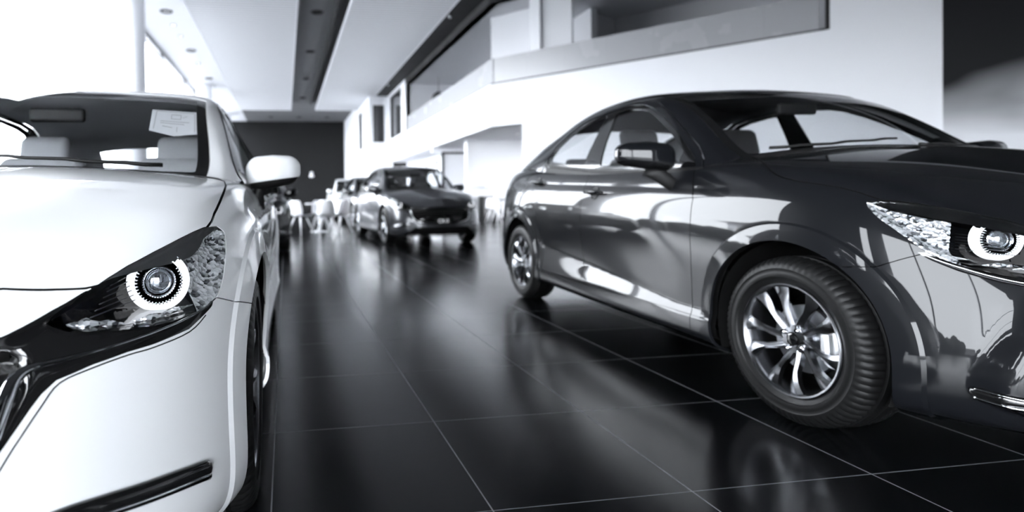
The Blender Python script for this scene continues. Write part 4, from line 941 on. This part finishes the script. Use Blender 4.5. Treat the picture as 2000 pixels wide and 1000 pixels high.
V, Fs = lathe_data([(.08, 0), (.08, -.012), (.06, -.015), (.06, 0)], 24); pyobj('bezel', V, Fs, M['alloy'], t); V, Fs = lathe_data([(0, -.006), (.06, -.006)], 24); pyobj('lamp_face', V, Fs, M['spot'], t)
for k, (v, u) in enumerate(((16.6, 5.2), (27.0, 5.2))):
    t = empty('spotlight', (u, v, 6.62)); tag(t, ['small spotlight clamped under the black beam, nearer one', 'small spotlight clamped under the black beam, farther one'][k], 'spotlight')
    V, Fs = lathe_data([(0, -.16), (.05, -.16), (.055, -.02), (.02, 0), (0, 0)], 20); pyobj('can', V, Fs, M['alloy'], t)
# window walls (left side and behind the camera)
def glazing(name, along, fixed, p0, p1, step, z1=H, label=None):
    fr = []
    n = int(round((p1 - p0) / step)); xs = [p0 + (p1 - p0) * i / n for i in range(n + 1)]
    for i, x in enumerate(xs):
        a, b = (x - .04, x + .04)
        fr.append((fixed - .06, fixed + .06, a, b, 0, z1) if along == 'y' else (a, b, fixed - .06, fixed + .06, 0, z1))
    for i in range(n):
        for z in (0, z1 - .1):
            lo, hi = xs[i] + .04, xs[i + 1] - .04
            fr.append((fixed - .05, fixed + .05, lo, hi, z, z + .09) if along == 'y' else (lo, hi, fixed - .05, fixed + .05, z, z + .09))
    w = st(name, fr, M['alloy'])
    g = (fixed - .006, fixed + .006, p0, p1, .05, z1 - .05) if along == 'y' else (p0, p1, fixed - .006, fixed + .006, .05, z1 - .05)
    boxes('pane', [g], M['pane'], w)
glazing('window_left', 'y', UL, 8.6, VB, 5.0)
glazing('window_near_left', 'y', UL, VF, 3.0, 3.0, 4.4)
st('wall_left', [(UL - .15, UL + .15, VF, 3.0, 4.4, H), (UL - .15, UL + .15, 3.0, 8.6, 0, H)], M['dark_wall'])  # unseen wall, solid and dark to limit window reflections on the sedan
glazing('window_front', 'x', VF, UL, 2.6, 3.8, 3.8)
st('wall_front', [(UL, 2.6, VF - .15, VF + .15, 3.8, H), (2.6, UR, VF - .15, VF + .15, 0, H)], M['dark_wall'])  # unseen wall, made mostly solid to cut light on the near bumpers
def column(u, v, r, lab):
    V, Fs = lathe_data([(r, 0), (r, H), ], 48); o = pyobj('column', V, Fs, M['wall']); o.location = (u, v, 0); tag(o, lab, 'column')
column(-4.25, 16.0, .41, 'thick round white column nearest, rising behind the white car roof')
column(-4.2, 30.0, .40, 'round white column second from the camera, near the windows')
column(-4.2, 40.0, .40, 'round white column farthest away, near the back wall')
for (u, v) in ((-4.2, 2.0), (-2.0, -5.2), (4.0, -5.2), (10.0, -5.2)):
    V, Fs = lathe_data([(.41, 0), (.41, H)], 48); o = pyobj('column', V, Fs, M['wall']); o.location = (u, v, 0); tag(o, 'round white column standing outside the picture behind the camera', 'column', 'columns behind the camera')
t = empty('pendant_lamp', (7.0, 24.2, 6.38)); tag(t, 'dark round pendant lamp hanging in the mezzanine behind the glass', 'lamp')
V, Fs = tube_data([(0, 0, 0), (0, 0, -.75)], .012, 6); pyobj('cord', V, Fs, M['black'], t)
V, Fs = lathe_data([(0, -.70), (.10, -.72), (.28, -.86), (.33, -1.05), (.26, -1.22), (.20, -1.24), (.25, -1.05), (.20, -.90), (0, -.80)], 28); pyobj('shade', V, Fs, M['black'], t)
# wall lamp on the dark back wall
t = empty('wall_lamp', (2.08, VB, 2.72)); tag(t, 'small white wall lamp on the dark back wall', 'wall lamp')
V, Fs = lathe_data([(0, 0), (.14, .01), (.20, .08), (.19, .16), (.12, .24), (.09, .27), (.12, .31), (.14, .38), (.12, .45), (0, .48)], 24); V = [(x, y - .21, z - .2) for x, y, z in V]; pyobj('shade', V, Fs, M['plastic_white'], t); boxes('backplate', [(-.06, .06, -.04, 0, -.1, .1)], M['plastic_white'], t)
# unseen hedge row, added for dark reflections in the car doors
def hedge(v0, v1, lab):
    bm = bmesh.new(); rng = random.Random(int(v0 * 10))
    for k in range(int((v1 - v0) * 5)):
        r = bmesh.ops.create_icosphere(bm, subdivisions=2, radius=rng.uniform(.35, .6))['verts']; c = Vector((-10 + rng.uniform(-.4, .4), rng.uniform(v0 + .4, v1 - .4), rng.uniform(-.1, .95)))
        for q in r: q.co = q.co * (1 + rng.uniform(-.12, .12)) + c
    me = bpy.data.meshes.new('hedge'); bm.to_mesh(me); bm.free(); tag(link('hedge', me, M['leaf'], None, False), lab, 'hedge', 'hedges added outside for reflections')
M['leaf'] = mat('dark_hedge_leaves', (.03, .035, .03), .8, build=noise_var(8, .7, .9, .8))
for v0, w_ in zip((-4, 3, 10, 17, 24, 31), ('beside the camera', 'level with the two nearest cars', 'level with the crossover', 'level with the white chairs', 'before the second column', 'by the second column')): hedge(v0, v0 + 6.2, 'unseen dark hedge added outside the left window wall for reflections, ' + w_)
# house outside
t = empty('house', (-34, 34, -.3)); tag(t, 'low house with a grey pitched roof outside the left windows', 'building')
boxes('house_wall', [(-9, 9, -5, 5, 0, 4.6)], M['wall'], t)
V = [(-9.6, -5.6, 4.5), (9.6, -5.6, 4.5), (9.6, 5.6, 4.5), (-9.6, 5.6, 4.5), (-6, 0, 7.4), (6, 0, 7.4)]; pyobj('house_roof', V, [(0, 1, 5, 4), (1, 2, 5), (2, 3, 4, 5), (3, 0, 4), (3, 2, 1, 0)], M['roof_tile'], t, False)

# ---------------- furniture ----------------
def shell_chair(loc, rz, lab, grp='white shell chairs round the small table'):
    t = empty('shell_chair', (*loc, 0), rz); tag(t, lab, 'chair', grp)
    key = 'shell'
    if key not in PROTO:
        # moulded shell: profile from the front lip over the seat up the back, curved across
        prof = [(.235, .435), (.21, .452), (.14, .447), (.02, .432), (-.10, .428), (-.165, .45), (-.205, .52), (-.225, .62), (-.24, .72), (-.245, .79), (-.243, .815)]
        wid = [.20, .225, .235, .235, .228, .222, .218, .212, .20, .17, .12]; V, Fs = [], []; nv = 13
        for (x, z), w in zip(prof, wid):
            for j in range(nv):
                s = -1 + 2 * j / (nv - 1); up = .5 if z > .5 else 0; e = abs(s) ** 2.6
                V.append((x + (.085 * e if z > .5 else 0), w * s, z + (.05 * e if z < .5 else 0)))
        for i in range(len(prof) - 1):
            for j in range(nv - 1): Fs.append((i * nv + j, i * nv + j + 1, (i + 1) * nv + j + 1, (i + 1) * nv + j))
        o = pyobj('shell_seat', V, Fs, M['plastic_white'], t); so = o.modifiers.new('th', 'SOLIDIFY'); so.thickness = .012; o.modifiers.new('sb', 'SUBSURF').levels = 1; o.modifiers['sb'].render_levels = 1
        legs = []
        for sx in (1, -1):
            for sy in (1, -1): v, f = tube_data([(.09 * sx - .01, .10 * sy, .425), (.22 * sx, .235 * sy, .0)], [.019, .012], 10); legs.append(pyobj('leg', v, f, M['plastic_white'], t))
        PROTO[key] = [o] + legs
    else:
        for q in PROTO[key]:
            c = q.copy(); COL.objects.link(c); c.parent = t
    return t
shell_chair((.36, 13.35), R(42), 'white shell chair at the left side of the small table, next to the white car', None)
shell_chair((.98, 13.0), R(76), 'white shell chair seen from behind, in front of the small table', None)
shell_chair((1.32, 13.5), R(135), 'white shell chair at the right of the small table, beside the parked cars', None)
shell_chair((.93, 14.75), R(-85), 'white shell chair on the far side of the small table', None)
t = empty('cafe_table', (.86, 14.0, 0)); tag(t, 'small white square table between the white shell chairs', 'table')
v, f = rbox(.72, .72, .03, .012, 2, c=(0, 0, .725)); pyobj('tabletop', v, f, M['plastic_white'], t)
v, f = lathe_data([(.035, .03), (.035, .71)], 20); pyobj('pedestal', v, f, M['plastic_white'], t); v, f = lathe_data([(0, 0), (.24, 0), (.24, .012), (.05, .035), (0, .035)], 32); pyobj('base', v, f, M['plastic_white'], t)
t = empty('bar_table', (6.28, 15.3, 0)); tag(t, 'tall white stool table with splayed legs behind the dark sedan', 'stool')
v, f = lathe_data([(0, .72), (.10, .73), (.19, .78), (.21, .84), (.19, .86), (0, .85)], 32); pyobj('seat', v, f, M['plastic_white'], t)
for sx in (1, -1):
    for sy in (1, -1): v, f = tube_data([(.06 * sx, .06 * sy, .74), (.24 * sx, .24 * sy, 0)], [.024, .016], 10); pyobj('leg', v, f, M['plastic_white'], t)
t = empty('cabinet', (7.02, 18.05, 0)); tag(t, 'low black cabinet against the white recess wall', 'cabinet')
boxes('body', [(-.32, .32, -.25, .25, .10, .86)], M['black'], t, .008); boxes('plinth', [(-.30, .30, -.22, .22, 0, .10)], M['beam'], t); boxes('door', [(-.315, -.005, -.265, -.25, .12, .84)], M['blackg'], t); boxes('door', [(.005, .315, -.265, -.25, .12, .84)], M['blackg'], t)
shell_chair((6.72, 17.0), R(-100), 'white shell chair in front of the black cabinet', 'white chair by the cabinet')
t = tag(boxes('wall_shelf', [(7.0, 7.45, 18.15, 18.4, 1.15, 1.25)], M['plastic_white'], bevel=.005), 'small white shelf on the recess wall above the black cabinet', 'shelf')

# ---------------- cars ----------------
def place(o, u, v, psi, lab, grp=None): o.location = (u, v, 0); o.rotation_euler = (0, 0, psi - math.pi / 2); tag(o, lab, 'car', grp); return o
NQ = 18
dark = place(make_car('sedan_car', 'sedan', M['dark_paint'], NQ, 2), 2.664, 1.755, .0936 - .1378, 'dark glossy sedan filling the right side, facing the camera')
white = place(make_car('hatchback_car', 'hatch', M['white_paint'], NQ, 2, 0., ('seat_haze', 'headliner_haze', 'dash')), -.95, 1.60, 0., 'white hatchback close to the camera at the left, facing the camera')
def plate(car, txt, x, z, w=.30):
    p = boxes('number_plate', [(x, x + .012, -w / 2, w / 2, z - .055, z + .055)], M['black'], car, .004)
    cu = bpy.data.curves.new('plate_text', 'FONT'); cu.body = txt; cu.size = .085; cu.align_x = 'CENTER'; cu.align_y = 'CENTER'; cu.extrude = .002; cu.offset = .0015
    tmp = bpy.data.objects.new('t', cu); COL.objects.link(tmp); bpy.context.view_layer.update()
    me = bpy.data.meshes.new_from_object(tmp.evaluated_get(bpy.context.evaluated_depsgraph_get())); bpy.data.objects.remove(tmp)
    o = bpy.data.objects.new('plate_text', me); COL.objects.link(o); me.materials.clear(); me.materials.append(M['whitelet']); o.parent = p
    o.matrix_local = Matrix(((0, 0, 1, x + .014), (1, 0, 0, 0), (0, 1, 0, z), (0, 0, 0, 1)))
suv = place(make_car('suv_car', 'hatch', M['grey_paint'], 9, 1), 2.62, 9.85, R(3), 'dark grey crossover with chrome-edged grille in the middle distance'); suv.scale = (.96, .985, 1.06)
plate(suv, 'CX-3', .87, .42)
c4 = place(make_car('suv_car', 'hatch', M['grey_paint'], 6, 1), 2.78, 15.6, R(2), 'dark crossover parked just behind the grey crossover'); c4.scale = (1, 1, 1.08)
c5 = place(make_car('suv_car', 'hatch', M['white_paint'], 6, 1), 2.62, 20.6, 0., 'white car farthest back in the right-hand row, beyond the chairs'); c5.scale = (1, 1, 1.16)
c6 = place(make_car('hatchback_car', 'hatch', M['dark_paint'], 6, 1), -.80, 9.0, 0., 'dark car directly behind the white hatchback, only its side showing')
c7 = place(make_car('hatchback_car', 'hatch', M['grey_paint'], 6, 1), -.72, 14.6, 0., 'second car behind the white hatchback, mostly hidden')
# price sheet hanging behind the white car's windscreen
t = empty('price_sheet', (0, 0, 0)); tag(t, 'white printed price sheet hanging behind the windscreen of the white hatchback', 'paper sheet')
wl = white.location
C4 = [np.array(p) for p in ((-.815, .396, 1.250), (-.895, .572, 1.250), (-.722, .598, 1.135), (-.657, .512, 1.118), (-.648, .419, 1.141))]
def shp_uv(u, v):                      # 0..1 across and down the sheet
    top = C4[0] * (1 - u) + C4[1] * u; bot = C4[4] * (1 - u) + C4[2] * u + (C4[3] - (C4[4] + C4[2]) / 2) * (1 - abs(2 * u - 1)); p = top * (1 - v) + bot * v
    return (wl.x + p[1], wl.y - p[0], p[2] - .004)
n = 12; V = [shp_uv(i / n, j / n) for j in range(n + 1) for i in range(n + 1)]; Fs = [(j * (n + 1) + i, j * (n + 1) + i + 1, (j + 1) * (n + 1) + i + 1, (j + 1) * (n + 1) + i) for j in range(n) for i in range(n)]
pyobj('sheet', V, Fs, M['paper'], t)
def stroke(u0, v0, u1, v1, w=.006):
    a, b = np.array(shp_uv(u0, v0)), np.array(shp_uv(u1, v1)); up = np.array([0, -.0025, .001])
    d = (b - a) / np.linalg.norm(b - a); s_ = np.cross(d, up); s_ = s_ / np.linalg.norm(s_) * w * .17
    return [a - s_ + up, b - s_ + up, b + s_ + up, a + s_ + up], [(0, 1, 2, 3)]
lines = [(.42, .18, .62, .18), (.62, .18, .62, .36), (.62, .36, .42, .36), (.42, .36, .42, .18), (.10, .06, .92, .08), (.92, .08, .92, .92), (.08, .90, .10, .06), (.66, .30, .76, .22), (.20, .50, .80, .50), (.20, .58, .70, .58), (.55, .66, .55, .85), (.25, .70, .45, .70)]
v, f = merge(*[stroke(*q) for q in lines]); pyobj('printed_lines', v, f, M['ink'], t, False)
